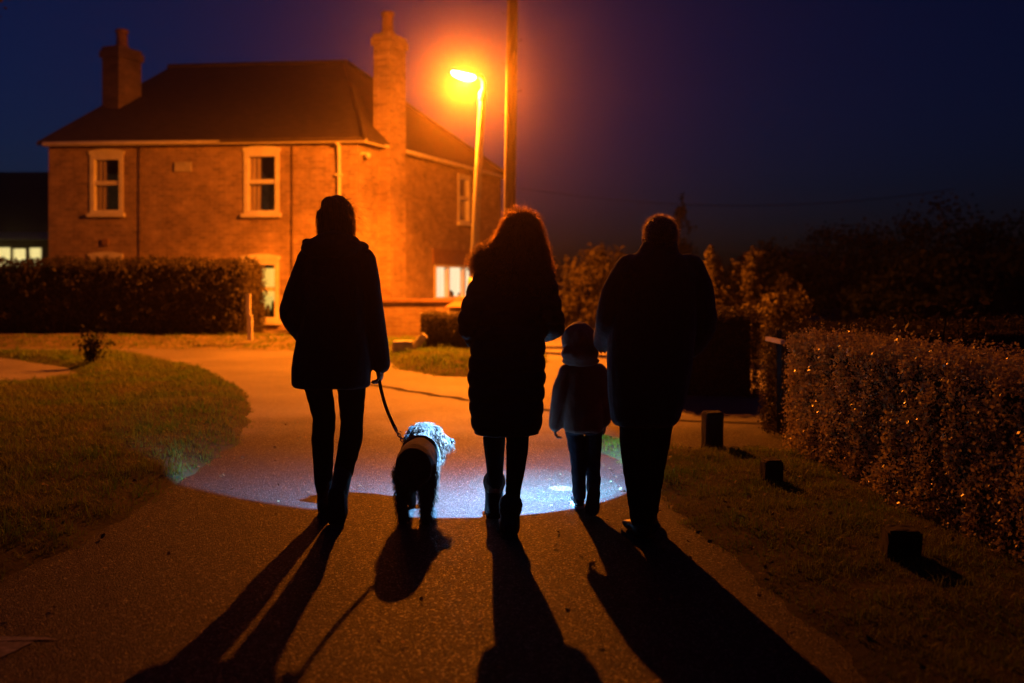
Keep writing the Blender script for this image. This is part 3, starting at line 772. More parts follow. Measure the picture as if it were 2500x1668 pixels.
def tree(name, x, y, h, blobs, trunk_r, n, L, mat, label, group=None, cat='tree', tilt=.9, branch=True):
    """tapered trunk, limbs to every clump, crown of leaf-size faces spread through the clumps"""
    e = empty(name, (x, y, 0)); tag(e, label, cat, group)
    m = MB(); hb = min(b[2] for b in blobs)
    topz = max(b[2] for b in blobs)
    m.tube([(0, 0, -.1), (trunk_r * .3, 0, hb * .5), (-trunk_r * .2, trunk_r * .3, hb), (0, 0, topz)], [trunk_r * 1.25, trunk_r, trunk_r * .8, trunk_r * .25], n=10)
    if branch:
        for (bx, by, bz, rx, ry, rz) in blobs:
            s = Vector((0, 0, max(.3, bz - rz * .8) * .75)); q = Vector((bx, by, bz))
            m.tube([s, s.lerp(q, .5) + Vector((0, 0, -.08 * rz)), q + Vector((0, 0, rz * .5))], [trunk_r * .5, trunk_r * .3, trunk_r * .08], n=6)
    m.build('trunk', M['bark'], e)
    vol = np.array([b[3] * b[4] * b[5] for b in blobs]) ** .75; vol /= vol.sum()
    cs, ns = [], []
    for b, f in zip(blobs, vol):
        k = int(n * f); sub = max(6, k // 45)
        u = rng.normal(size=(sub, 3)); u /= np.linalg.norm(u, axis=1)[:, None]
        cc = u * (rng.uniform(.35, 1.0, sub) ** .6)[:, None]
        idx = rng.integers(0, sub, k)
        c = cc[idx] + rng.normal(size=(k, 3)) * .17
        nn = c + rng.normal(size=(k, 3)) * .2
        cs.append(c * np.array(b[3:6]) + np.array(b[:3])); ns.append(nn / (np.linalg.norm(nn, axis=1)[:, None] + 1e-6))
    V, F = leaves_np(np.concatenate(cs), np.concatenate(ns), L, L * .62, tilt)
    mesh_np('crown', V, F, mat, e)
    return e
tree('round_bush', 1.9, 25.5, 2.1, [(0, 0, 1.15, .75, .7, .85), (.55, .2, 1.45, .6, .6, .65), (-.55, 0, .75, .5, .5, .6)], .06, 2600, .13, M['leaf_rust'], 'rusty orange lit bush standing between the second woman and the man', cat='bush')
tree('round_bush', 3.0, 26.5, 1.9, [(0, 0, 1.0, .7, .6, .8), (.4, 0, 1.3, .5, .5, .6)], .06, 1800, .13, M['leaf_rust'], 'low orange bush just left of the man in front of dark trees', cat='bush')
tree('column_shrub', 4.1, 20.2, 1.9, [(0, 0, .55, .38, .36, .6), (.02, 0, 1.2, .30, .30, .62), (-.05, .1, 1.6, .2, .2, .3)], .05, 1900, .09, M['leaf_rust'], 'narrow upright shrub with bare gaps just right of the man', cat='shrub')
tree('column_shrub', 4.85, 20.4, 1.9, [(0, 0, .6, .42, .4, .6), (0, 0, 1.2, .34, .34, .6), (.1, 0, 1.55, .22, .2, .3)], .05, 1900, .09, M['leaf_rust'], 'broader upright shrub, second right of the man', cat='shrub')
tree('column_shrub', 5.4, 19.6, 1.6, [(0, 0, .5, .4, .4, .55), (.05, 0, .95, .3, .3, .4)], .05, 1200, .09, M['leaf_rust'], 'short upright shrub sloping down toward the iron gate', cat='shrub')
tree('round_bush', 4.25, 16.2, 1.2, [(0, 0, .55, .55, .5, .5), (.3, .1, .85, .35, .35, .35)], .05, 1500, .09, M['leaf_rust'], 'low orange bush seen through the iron gate beside the black box hedge', cat='bush')
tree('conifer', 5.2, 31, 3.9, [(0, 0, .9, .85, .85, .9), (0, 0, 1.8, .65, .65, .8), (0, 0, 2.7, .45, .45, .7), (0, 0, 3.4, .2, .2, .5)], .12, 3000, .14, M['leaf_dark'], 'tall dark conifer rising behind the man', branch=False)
DG = 'dark trees along the right skyline'
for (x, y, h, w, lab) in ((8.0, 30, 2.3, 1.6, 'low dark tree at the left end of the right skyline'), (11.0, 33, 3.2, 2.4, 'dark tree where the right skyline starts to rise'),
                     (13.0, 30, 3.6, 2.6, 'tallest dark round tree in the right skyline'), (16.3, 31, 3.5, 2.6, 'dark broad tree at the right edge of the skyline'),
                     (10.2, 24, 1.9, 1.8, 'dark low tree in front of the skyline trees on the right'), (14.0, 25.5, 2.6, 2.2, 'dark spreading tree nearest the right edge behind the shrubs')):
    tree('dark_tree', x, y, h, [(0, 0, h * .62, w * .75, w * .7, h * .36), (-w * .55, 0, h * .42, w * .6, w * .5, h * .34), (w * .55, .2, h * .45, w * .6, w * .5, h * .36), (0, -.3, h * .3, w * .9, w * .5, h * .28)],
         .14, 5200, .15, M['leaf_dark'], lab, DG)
tree('overhanging_tree', -7.4, 12.6, 6, [(0, 0, 5.1, .9, .9, .6), (-.8, .3, 5.4, 1.0, 1.0, .8), (.85, .1, 5.12, .5, .5, .3)], .14, 2600, .09, M['leaf_rust'], 'tree leaning into the top left corner with brown leaves')

# ------------------------------------------------------------------ street lamp, pole, wire
lamp = empty('street_lamp', (-.66, 18.5, .06)); tag(lamp, 'glowing sodium street lamp on a leaning grey post with curved bracket', 'street lamp')
LX, LZ = -.66, .06
def lp(x, z): return Vector((x - LX, 0, z - LZ))
m = MB(); m.tube([lp(-.755, -.02), lp(-.75, .5), lp(-.715, 1.3)], [.105, .105, .10], n=18, round_ends=False)
m.tube([lp(-.712, 1.30), lp(-.64, 3.0), lp(-.545, 4.68)], [.082, .072, .062], n=18)
m.tube([lp(-.552, 4.62), lp(-.546, 4.72)], [.075, .075], n=18)
m.build('post', M['post_paint'], lamp)
m = MB(); m.tube([lp(-.545, 4.68), lp(-.525, 4.86), lp(-.54, 4.97), lp(-.60, 5.035), lp(-.70, 5.04)], [.046, .044, .042, .042, .042], n=14)
m.build('bracket', M['post_paint'], lamp)
tilt = Matrix.Rotation(R(13), 3, 'Y')
hc = lp(-.885, 5.085)
m = MB()
prof = [(-.25, .03), (-.23, .055), (-.12, .08), (.05, .09), (.17, .075), (.23, .05)]
rings = []
for x, r in prof:
    rings.append([hc + tilt @ Vector((x, r * 1.15 * math.cos(j * math.pi / 8), max(0, r * .75 * math.sin(j * math.pi / 8)) + .006)) for j in range(16)])
m.loft(rings); head = m.build('lamp_head', M['post_paint'], lamp)
m = MB(); rings = []
for x, r in [(-.24, .02), (-.21, .06), (-.12, .095), (.03, .11), (.15, .095), (.21, .05)]:
    rings.append([hc + tilt @ Vector((x, r * 1.0 * math.cos(j * math.pi / 8), -.004 - max(0, -r * math.sin(j * math.pi / 8)))) for j in range(16)])
m.loft(rings); m.build('lamp_bowl', M['lamp_glow'], head)

pole = empty('utility_pole', (-.05, 17.75, 0)); tag(pole, 'tall wooden utility pole right of the street lamp, lit down one side', 'utility pole')
m = MB(); m.tube([(-.03, 0, -.1), (.03, 0, 4), (.10, 0, 9.4)], [.115, .105, .09], n=26); m.build('pole', M['wood_pole'], pole)
for z in (4.2, 5.1, 6.0, 6.85):
    for sx in (-1, 1):
        zz = z + (.0 if sx < 0 else .42); x = -.03 + .0145 * zz
        m = MB(); m.tube([(x + sx * .085, 0, zz), (x + sx * .17, 0, zz), (x + sx * .17, 0, zz + .03)], [.009] * 3, n=8); m.build('climbing_step', M['steel'], pole)
m = MB()
pts = [(.2 + 11 * t, 40, 4.95 - .7 * t - 1.1 * t * (1 - t)) for t in np.linspace(-.3, 1.6, 14)]
m.tube(pts, [.014] * 14, n=6); tag(m.build('overhead_wire', M['iron']), 'thin dark overhead wire sagging across the sky behind the man', 'wire')

# ------------------------------------------------------------------ walls, gate, posts, stones
def brick_box(mb, u, c, d):
    b = len(mb.F); mb.box(c, d)
    for f in mb.F[b:]: u.append([(mb.V[i][0] + mb.V[i][1] * .9, mb.V[i][2]) for i in f])
gw = empty('garden_wall', (-2.4, 19.9, 0)); tag(gw, 'low brick garden wall in front of the cottage side, flat coping', 'wall')
m = MB(); u = []; brick_box(m, u, (-.35, 0, .36), (3.1, .23, .9)); o = m.build('brickwork', M['brick_dark'], gw); set_uv(o, u)
m = MB(); m.box((-.35, 0, .845), (3.16, .29, .06)); m.build('coping', M['brick_pot'], gw)
lw = empty('low_wall', (-1.15, 18.0, .05)); tag(lw, 'short rendered wall with pale stone coping behind the small box hedge', 'wall')
m = MB(); m.box((.05, 0, .27), (.9, .2, .56)); m.build('masonry', M['brick_pot'], lw)
m = MB(); m.box((.02, 0, .585), (1.02, .27, .06)); m.build('coping', M['stone'], lw)
m = MB(); m.box((-.44, -.02, .40), (.10, .30, .30)); m.build('corner_stone', M['stone'], lw)
pr = empty('gate_pier', (-.95, 19.3, .05)); tag(pr, 'brick gate pier with pyramid top and pale cap under the lit side window', 'pier')
m = MB(); u = []; brick_box(m, u, (0, 0, .33), (.5, .42, .7)); o = m.build('pier_body', M['brick_dark'], pr); set_uv(o, u)
m = MB(); m.add([(-.34, -.28, .69), (.34, -.28, .69), (.34, .28, .69), (-.34, .28, .69), (-.16, -.1, .80), (.16, -.1, .80), (.16, .1, .80), (-.16, .1, .80)],
                [(0, 3, 2, 1), (4, 5, 6, 7), (0, 1, 5, 4), (1, 2, 6, 5), (2, 3, 7, 6), (3, 0, 4, 7)]); m.build('pyramid_top', M['brick_pot'], pr)
m = MB(); m.box((0, 0, .845), (.34, .22, .085)); m.build('cap', M['stone'], pr)

def rough_stone(name, loc, d, rz, label, mat, cat='stone', tilt=0):
    bm = bmesh.new(); bmesh.ops.create_cube(bm, size=1); bmesh.ops.subdivide_edges(bm, edges=bm.edges[:], cuts=3, use_grid_fill=True)
    for v in bm.verts:
        p = v.co.copy(); l = max(abs(p.x), abs(p.y), abs(p.z)); v.co = (p * .82 + p.normalized() * .5 * .30)
        v.co += Vector([noise.noise(p * 3 + Vector((i * 7 + loc[0], 0, loc[1]))) * .06 for i in range(3)])
        v.co = Vector((v.co.x * d[0], v.co.y * d[1], v.co.z * d[2]))
    me = bpy.data.meshes.new(name); bm.to_mesh(me); bm.free(); me.materials.append(mat)
    o = link(bpy.data.objects.new(name, me)); o.location = loc; o.rotation_euler = (0, tilt, rz); return tag(o, label, cat)
rough_stone('stone_block', (-1.79, 16.3, .16), (.30, .25, .20), .15, 'squat pale stone block lying on the lamp verge', M['stone'])
rough_stone('stone_bar', (-1.56, 16.5, .22), (.11, .13, .33), .1, 'narrow pale stone leaning beside the squat stone block', M['stone'], tilt=.75)
rough_stone('garden_rock', (-3.65, 19.2, .26), (.42, .3, .22), .3, 'flat pale rock at the cottage corner beside the first woman', M['stone'])
rough_stone('garden_rock', (-4.15, 19.3, .42), (.28, .28, .42), .7, 'upright brownish rock between the hedge end and the flat pale rock', M['brick_pot'])
e = empty('marker_post', (-4.83, 18.35, .18)); tag(e, 'thin pale marker post at the rounded end of the long left hedge', 'post')
m = MB(); m.box((0, 0, .2), (.085, .06, .46)); m.box((-.03, 0, .62), (.075, .05, .40)); m.box((-.015, .012, .42), (.05, .03, .1)); m.build('post', M['paint'], e)

gate = empty('iron_gate', (2.12, 7.9, 0), R(62)); tag(gate, 'black iron driveway gate half hidden by the end of the near hedge', 'gate')
m = MB()
for z in (.12, .52, .80): m.box((.85, 0, z), (1.7, .025, .03))
for x in (.012, 1.69): m.box((x, 0, .47), (.035, .035, .8))
m.build('gate_frame', M['iron'], gate)
for i in range(14):
    m = MB(); m.tube([(.12 + i * .115, 0, .13), (.12 + i * .115, 0, .79)], [.008, .008], n=8); m.build('gate_bar', M['iron'], gate)
e = empty('fence_rail', (2.02, 7.62, 0)); tag(e, 'short pale timber rail on a dark post at the hedge corner by the gate', 'rail')
m = MB(); m.box((.03, .14, .80), (.035, .46, .032)); m.build('rail', M['paint'], e)
m = MB(); m.box((.16, -.10, .38), (.07, .07, .76)); m.build('post', M['post_wood'], e)

PG = 'stubby wooden posts along the right verge'
for (x, y, w, h, rz, lean, lab) in ((1.49, 7.42, .135, .29, .1, .02, 'tallest short wooden verge post, standing against the lit driveway'),
                              (1.60, 6.15, .115, .165, .1, .03, 'middle short wooden verge post in dark grass by the hedge'),
                              (1.72, 4.42, .145, .175, -.1, .05, 'nearest short wooden verge post at the lower right')):
    e = empty('verge_post', (x, y, 0), rz); tag(e, lab, 'post', PG)
    bm = bmesh.new(); bmesh.ops.create_cube(bm, size=1)
    for v in bm.verts:
        v.co = Vector((v.co.x * w, v.co.y * w, (v.co.z + .5) * (h + .05) - .05)); v.co.x += lean * v.co.z
    bmesh.ops.bevel(bm, geom=bm.edges[:], offset=.010, segments=2, affect='EDGES')
    bmesh.ops.subdivide_edges(bm, edges=[e_ for e_ in bm.edges if e_.calc_length() > .06], cuts=4, use_grid_fill=True)
    for v in bm.verts: v.co += Vector((noise.noise(v.co * 23 + Vector((x, 0, 0))), noise.noise(v.co * 23 + Vector((0, y, 9))), noise.noise(v.co * 31 + Vector((3, y, 0))))) * .006
    me = bpy.data.meshes.new('timber'); bm.to_mesh(me); bm.free(); me.materials.append(M['post_wood'])
    link(bpy.data.objects.new('timber', me), e)

# ------------------------------------------------------------------ people
def hand(mb, wrist, d, pn, side, s=1.0, curl=.5):
    """palm, four fingers of unequal length and a thumb; d = pointing direction, pn = palm normal, side = thumb direction"""
    w = Vector(wrist); d = Vector(d).normalized(); pn = Vector(pn).normalized(); sd = Vector(side).normalized()
    L = .095 * s
    def ring(c, rx, ry): return [c + sd * (rx * math.cos(j * math.pi / 8)) + pn * (ry * math.sin(j * math.pi / 8)) for j in range(16)]
    mb.loft([ring(w - d * .03 * s, .026 * s, .021 * s), ring(w, .027 * s, .019 * s), ring(w + d * L * .35, .037 * s, .016 * s), ring(w + d * L * .8, .041 * s, .014 * s), ring(w + d * L, .037 * s, .011 * s)])
    for i, (fl, o) in enumerate(((.068, .030), (.078, .010), (.072, -.010), (.056, -.029))):
        p = w + d * (L * .93) + sd * (o * s); q = [p]; dd = d.copy()
        for k in range(3):
            ang = curl * (.6 + .35 * k) * (1 + .08 * i)
            dd = (dd * math.cos(ang) + pn * math.sin(ang)).normalized() if k else (d * math.cos(ang * .6) + pn * math.sin(ang * .6)).normalized()
            p = p + dd * (fl * s * (.45, .32, .23)[k]); q.append(p)
        mb.tube(q, [.0095 * s, .009 * s, .0082 * s, .0068 * s], n=10)
    p = w + d * (L * .28) + sd * (.026 * s)
    t1 = (sd * .75 + d * .65 + pn * .25).normalized(); t2 = (d * .85 + sd * .25 + pn * .45).normalized()
    mb.tube([p, p + t1 * .035 * s, p + t1 * .035 * s + t2 * .032 * s, p + t1 * .035 * s + t2 * .055 * s], [.0125 * s, .011 * s, .0098 * s, .0075 * s], n=10)

def head(mb, c, s=1.0, yaw=0.0, neck_to=None):
    """c = head centre, face towards +y turned by yaw"""
    Rz = Matrix.Rotation(yaw, 3, 'Z'); c = Vector(c)
    P = lambda x, y, z: c + Rz @ Vector((x * s, y * s, z * s))
    mb.ball(P(0, -.012, .025), (.074 * s, .094 * s, .092 * s), mat=Rz)
    mb.ball(P(0, .022, -.045), (.058 * s, .066 * s, .068 * s), mat=Rz)
    mb.ball(P(0, .055, -.09), (.032 * s, .03 * s, .026 * s), mat=Rz)
    mb.tube([P(0, .082, .02), P(0, .103, -.022), P(0, .088, -.032)], [.009 * s, .014 * s, .012 * s], n=10)
    for sx in (-1, 1):
        mb.ball(P(sx * .03, .078, .022), (.016 * s, .012 * s, .010 * s)); mb.ball(P(sx * .076, -.008, -.008), (.011 * s, .024 * s, .034 * s), mat=Rz)
        mb.tube([P(sx * .052, .068, .042), P(sx * .018, .086, .042)], [.009 * s, .009 * s], n=8)
    mb.tube([P(-.022, .083, -.058), P(0, .092, -.058), P(.022, .083, -.058)], [.007 * s, .009 * s, .007 * s], n=8)
    if neck_to is not None: mb.tube([P(0, -.02, -.05), Vector(neck_to).lerp(P(0, -.02, -.05), .5), neck_to], [.052 * s, .055 * s, .07 * s], n=14)

def person(loc, label, b):
    p = fuse(b, 'person', .006, M['skin'], None, 2); p.location = (*loc, 0); tag(p, label, 'person'); return p

def boot(name, p, top, rt, ank, foot_dir, L, w, h, mat, sole=M['sole'], trim=None):
    """shaft from top to ankle, foot along foot_dir with a separate sole"""
    m = MB(); top = Vector(top); ank = Vector(ank); f = Vector(foot_dir).normalized(); dn = (ank - top).normalized()
    side = f.cross(dn).normalized(); up_ = side.cross(f).normalized()
    if up_.dot(dn) > 0: up_ = -up_
    m.tube([top, top.lerp(ank, .55), ank - up_ * h * .2], [rt, rt * .95, rt * .98], n=16)
    def ring(o, rw, r0, r1):   # flat bottom slice
        c = ank + f * o
        return [c + side * (rw * math.cos(j * math.pi / 9)) + up_ * ((r1 if math.sin(j * math.pi / 9) > 0 else r0) * math.sin(j * math.pi / 9)) for j in range(18)]
    m.loft([ring(-rt * 1.15, w * .25, h * .5, h * .3), ring(-rt * .95, w * .38, h * .6, h * .5), ring(-rt * .2, w * .45, h * .62, h * .6), ring(L * .3, w * .47, h * .62, h * .42), ring(L * .58, w * .52, h * .62, h * .22), ring(L * .8, w * .46, h * .62, h * .05), ring(L * .93, w * .25, h * .55, -h * .12)])
    o = fuse(m, name, .006, mat, p, 3, wrinkle=.002)
    m = MB(); rings = []
    c0 = ank - up_ * h * .64
    outl = [(-rt * 1.2, .20), (-rt * 1.0, .40), (-rt * .2, .46), (L * .3, .47), (L * .58, .54), (L * .8, .48), (L * .95, .24)]
    for dz in (0, -.018):
        r = [c0 + f * a + side * (w * k) + up_ * dz for a, k in outl] + [c0 + f * a - side * (w * k) + up_ * dz for a, k in reversed(outl)]
        rings.append(r)
    m.loft(rings, smooth=False); m.build('sole', sole, o)
    if trim:
        V, F = None, None
        m = MB(); m.tube([top + (top - ank).normalized() * .008, top.lerp(ank, .12)], [rt * 1.16, rt * 1.12], n=18); t = fuse(m, 'trim', .005, trim, o, 2, wrinkle=.004, wscale=(60, 60, 60))
    return o

def hair_strands(mesh_obj, n, length, width, grav, curl, freq, zmin=None, dirbias=(0, 0, 0), up=.6, seed_off=.0, segs=5, jit=.25, side_only=None):
    me = mesh_obj.data; k = len(me.vertices)
    co = np.empty(k * 3, np.float32); me.vertices.foreach_get('co', co); co = co.reshape(-1, 3)
    no = np.empty(k * 3, np.float32); me.vertices.foreach_get('normal', no); no = no.reshape(-1, 3)
    ok = np.ones(k, bool)
    if zmin is not None: ok &= co[:, 2] > zmin
    if side_only is not None: ok &= side_only(co)
    idx = np.flatnonzero(ok); idx = rng.choice(idx, n)
    d = no[idx].astype(float) * up + np.array(dirbias)
    return strands_np(co[idx].astype(float) + rng.normal(size=(n, 3)) * .004, d, length, width, segs, grav, curl, freq, jit)

# ---- first woman, hooded jacket, dog lead in her right hand
W1 = (-.948, 5.37)
b = MB()
head(b, (.01, .03, 1.60), 1.0, 0, (.0, -.01, 1.42))
b.levels([(.80, -.15, .15, -.09, .09), (.95, -.14, .14, -.09, .09), (1.1, -.12, .12, -.08, .08), (1.3, -.15, .15, -.09, .08), (1.40, -.13, .13, -.07, .06), (1.44, -.05, .05, -.05, .04)])
b.tube([(.14, 0, 1.37), (.19, -.01, 1.20), (.215, 0, 1.06), (.235, .03, .90), (.238, .035, .84)], [.045, .04, .036, .03, .026])
b.tube([(-.14, 0, 1.37), (-.225, -.01, 1.19), (-.237, -.03, 1.09), (-.2, .06, .99), (-.165, .11, .94)], [.045, .04, .036, .03, .026])
hand(b, (.238, .037, .835), (-.05, .05, -1), (-.9, .3, 0), (.2, 1, 0), .95, 1.0)
hand(b, (-.165, .11, .94), (.4, .5, -.7), (.8, 0, .4), (0, 1, .4), .95, .6)
b.tube([(-.085, 0, .82), (-.072, .03, .47), (-.066, .0, .12)], [.045, .034, .026]); b.tube([(.085, 0, .82), (.077, .05, .48), (.055, -.13, .22)], [.045, .034, .026])
b.tube([(-.066, 0, .1), (-.062, .06, .05), (-.06, .13, .04)], [.03, .028, .024]); b.tube([(.055, -.13, .2), (.045, -.15, .12), (.04, -.12, .06)], [.03, .028, .024])
p1 = person(W1, 'woman in a hooded thigh-length black jacket walking a dog on a lead', b)
b = MB()
b.levels([(.692, -.225, .170, -.12, .13), (.71, -.240, .184, -.135, .145), (.80, -.238, .185, -.135, .14), (.90, -.222, .182, -.13, .135), (1.0, -.203, .176, -.12, .13), (1.1, -.186, .180, -.12, .125), (1.2, -.185, .185, -.125, .12),
          (1.3, -.19, .182, -.125, .115), (1.38, -.178, .168, -.115, .10), (1.43, -.13, .12, -.10, .08), (1.49, -.085, .088, -.07, .06)])
b.tube([(.135, 0, 1.375), (.170, -.01, 1.24), (.196, -.005, 1.11), (.215, .01, 1.0), (.229, .03, .90), (.238, .04, .815)], [.082, .072, .064, .057, .054, .053])
b.tube([(-.135, 0, 1.375), (-.185, -.01, 1.25), (-.222, -.02, 1.15), (-.235, -.03, 1.09), (-.205, .05, 1.0), (-.165, .11, .935)], [.082, .074, .068, .064, .056, .052])
c1 = fuse(b, 'jacket', .008, M['cloth_black'], p1, 4, wrinkle=.007)
b = MB(); b.ball((-.015, -.075, 1.445), (.165, .085, .062)); b.ball((-.150, -.02, 1.472), (.034, .05, .026)); b.ball((.135, -.01, 1.45), (.045, .06, .03)); b.tube([(-.10, -.05, 1.47), (0, -.10, 1.50), (.10, -.05, 1.475)], [.035, .04, .035])
fuse(b, 'hood', .008, M['cloth_black'], p1, 3, wrinkle=.008, wscale=(14, 14, 14))
b = MB()
b.levels([(.80, -.17, .165, -.1, .11), (.74, -.175, .160, -.1, .1), (.71, -.178, .159, -.09, .09)])
b.tube([(-.098, 0, .76), (-.098, .01, .70), (-.083, .02, .60), (-.071, .03, .52), (-.077, .03, .42), (-.074, .01, .29), (-.066, 0, .15)], [(.078, .085), (.078, .085), .068, .062, .062, .055, .046])
b.tube([(.080, 0, .76), (.080, .01, .70), (.079, .03, .60), (.076, .05, .52), (.075, .03, .42), (.064, -.06, .32), (.058, -.12, .25)], [(.078, .085), (.078, .085), .070, .064, .064, .057, .050])
fuse(b, 'trousers', .008, M['trouser'], p1, 3, wrinkle=.005, wscale=(14, 14, 22))
boot('boot', p1, (-.063, 0, .19), .044, (-.060, .0, .062), (-.03, 1, 0), .17, .088, .07, M['boot'])
boot('boot', p1, (.056, -.125, .25), .05, (.045, -.165, .155), (-.06, .30, -1), .165, .095, .07, M['boot'])
b = MB(); b.ball((.006, .0, 1.625), (.090, .105, .108)); b.ball((-.058, -.06, 1.615), (.038, .04, .045)); b.levels([(1.47, -.085, .09, -.085, .04), (1.54, -.094, .097, -.1, .06), (1.60, -.092, .1, -.1, .07)]); b.ball((-.02, -.08, 1.67), (.05, .04, .05))
h1 = fuse(b, 'hair', .008, M['hair_dark'], p1, 3, wrinkle=.004, wscale=(30, 30, 8))
s1 = hair_strands(h1, 2600, .07, .0016, 2.6, .003, 1.2, 1.50, (0, 0, -1.2), .25, jit=.1)
s2 = hair_strands(h1, 200, .17, .0013, 2.0, .02, .8, 1.56, (.25, 0, .1), .55, side_only=lambda c: c[:, 0] > .03)
V, F = merge_np([s1, s2]); mesh_np('loose_strands', V, F, M['strand_dark'], h1)

# ---- second woman, quilted coat, long curly hair
W2 = (-.027, 4.94)
b = MB()
head(b, (.075, .03, 1.50), .97, -.1, (.04, -.01, 1.33))
b.levels([(.72, -.15, .15, -.09, .09), (.9, -.14, .14, -.09, .09), (1.1, -.11, .14, -.08, .08), (1.24, -.10, .17, -.09, .08), (1.31, -.07, .14, -.07, .06), (1.36, -.0, .08, -.05, .04)])
b.tube([(-.08, 0, 1.28), (-.15, -.01, 1.15), (-.175, 0, 1.05), (-.12, .12, .98), (-.06, .19, .955)], [.045, .04, .035, .03, .026])
b.tube([(.165, 0, 1.28), (.2, -.01, 1.15), (.236, .10, 1.04), (.185, .36, 1.0), (.13, .565, .985)], [.045, .04, .035, .03, .026])
hand(b, (-.06, .19, .955), (.7, .4, -.2), (.3, -.8, .2), (0, .2, 1), .93, .7)
hand(b, (.128, .57, .98), (-.3, .9, -.3), (-.75, -.1, -.6), (-.5, .1, .8), .93, 1.15)
b.tube([(-.062, .0, .8), (-.062, .06, .54), (-.064, .16, .43), (-.063, .27, .32), (-.062, .40, .12)], [.045, .04, .036, .030, .022]); b.tube([(.056, 0, .8), (.055, .01, .52), (.053, .02, .43), (.045, .02, .33), (.026, 0, .12)], [.045, .04, .036, .030, .022])
b.tube([(-.065, .42, .1), (-.066, .48, .05), (-.066, .54, .04)], [.03, .028, .024]); b.tube([(.02, 0, .1), (.018, .06, .05), (.016, .13, .04)], [.03, .028, .024])
p2 = person(W2, 'woman with long curly hair in a knee-length quilted black coat, walking in the middle', b)
b = MB()
b.levels([(.508, -.155, .158, -.10, .12), (.525, -.168, .170, -.115, .135), (.6, -.182, .182, -.125, .14), (.7, -.189, .189, -.13, .14), (.8, -.190, .193, -.13, .14), (.88, -.184, .188, -.125, .135), (1.0, -.172, .192, -.12, .13), (1.1, -.168, .205, -.12, .125),
          (1.2, -.155, .212, -.12, .115), (1.28, -.13, .19, -.11, .10), (1.33, -.085, .15, -.09, .08), (1.39, -.01, .13, -.06, .06)])
b.tube([(-.085, 0, 1.275), (-.13, -.01, 1.18), (-.160, -.01, 1.10), (-.172, 0, 1.04), (-.14, .08, .98), (-.06, .19, .95)], [.085, .080, .076, .070, .062, .055])
b.tube([(.165, 0, 1.275), (.193, -.01, 1.18), (.210, -.005, 1.10), (.228, .09, 1.04), (.188, .35, 1.0), (.135, .55, .985)], [.08, .076, .074, .068, .058, .048])
fuse(b, 'coat', .008, M['cloth_quilt'], p2, 4, wrinkle=.005, quilt=(.075, .010))
b = MB(); b.ball((.02, -.08, 1.335), (.15, .07, .07)); b.tube([(-.115, .0, 1.33), (-.125, -.05, 1.37), (-.06, -.1, 1.40)], [.03, .035, .035])
hd = fuse(b, 'hood', .008, M['cloth_quilt'], p2, 3, wrinkle=.006)
V, F = hair_strands(hd, 2200, .05, .0024, .4, .012, 1.0, 1.32, (-.3, .1, .3), .8, side_only=lambda c: c[:, 0] < -.06); mesh_np('fur_trim', V, F, M['fur_trim'], hd)
b = MB()
b.levels([(.8, -.15, .15, -.1, .1), (.62, -.13, .125, -.09, .1)])
b.tube([(-.062, .0, .66), (-.062, .06, .54), (-.064, .16, .43), (-.063, .27, .32), (-.062, .38, .18)], [.064, .060, .056, .048, .038])
b.tube([(.056, 0, .66), (.055, .01, .52), (.053, .02, .43), (.045, .02, .33), (.034, .01, .24), (.027, 0, .14)], [.066, .058, .056, .048, .040, .034])
fuse(b, 'leggings', .007, M['trouser'], p2, 3)
boot('boot', p2, (-.068, .40, .19), .052, (-.070, .43, .062), (-.05, 1, .05), .16, .092, .07, M['boot'], trim=M['boot_trim'])
boot('boot', p2, (.020, 0, .15), .052, (.016, 0, .06), (-.12, 1, 0), .16, .092, .07, M['boot'], trim=M['boot'])
b = MB(); b.ball((.073, .0, 1.505), (.084, .098, .098)); b.levels([(1.25, -.02, .185, -.125, -.02), (1.31, -.03, .198, -.125, .03), (1.38, -.052, .194, -.12, .05), (1.45, -.048, .176, -.11, .06), (1.51, -.02, .152, -.105, .07)])
h2 = fuse(b, 'hair', .008, M['hair_dark'], p2, 3, wrinkle=.010, wscale=(22, 22, 10))
V, F = merge_np([hair_strands(h2, 9000, .075, .0024, 1.6, .012, 1.6, 1.26, (0, .1, -.35), 1.0, segs=7), hair_strands(h2, 5000, .05, .002, .8, .010, 1.4, 1.28, (0, 0, 0), 1.0, segs=5)])
mesh_np('curls', V, F, M['strand_curl'], h2)

# ---- child, hooded jacket
CH = (.396, 5.55)
b = MB()
head(b, (-.02, .03, .925), .86, .0, (-.005, 0, .79))
b.levels([(.42, -.08, .085, -.06, .06), (.55, -.08, .085, -.06, .06), (.70, -.09, .085, -.06, .06), (.77, -.07, .07, -.05, .05)])
b.tube([(-.085, 0, .745), (-.125, -.01, .66), (-.145, 0, .56), (-.155, .03, .475)], [.03, .027, .025, .02])
b.tube([(.085, 0, .745), (.118, -.01, .66), (.128, 0, .56), (.125, .03, .49)], [.03, .027, .025, .02])
hand(b, (-.156, .033, .47), (.05, .15, -1), (.9, 0, .1), (0, 1, .2), .66, .9)
hand(b, (.125, .033, .485), (-.05, .2, -1), (-.9, 0, .1), (0, 1, .2), .66, .9)
b.tube([(-.045, 0, .44), (-.03, .02, .25), (-.02, .02, .07)], [.036, .028, .02]); b.tube([(.05, 0, .44), (.057, .03, .25), (.05, -.11, .13)], [.036, .028, .02])
b.tube([(-.02, .03, .06), (-.022, .1, .035)], [.022, .018]); b.tube([(.05, -.12, .11), (.045, -.14, .05)], [.022, .018])
p3 = person(CH, 'small child in a hooded dark red jacket walking between woman and man', b)
b = MB()
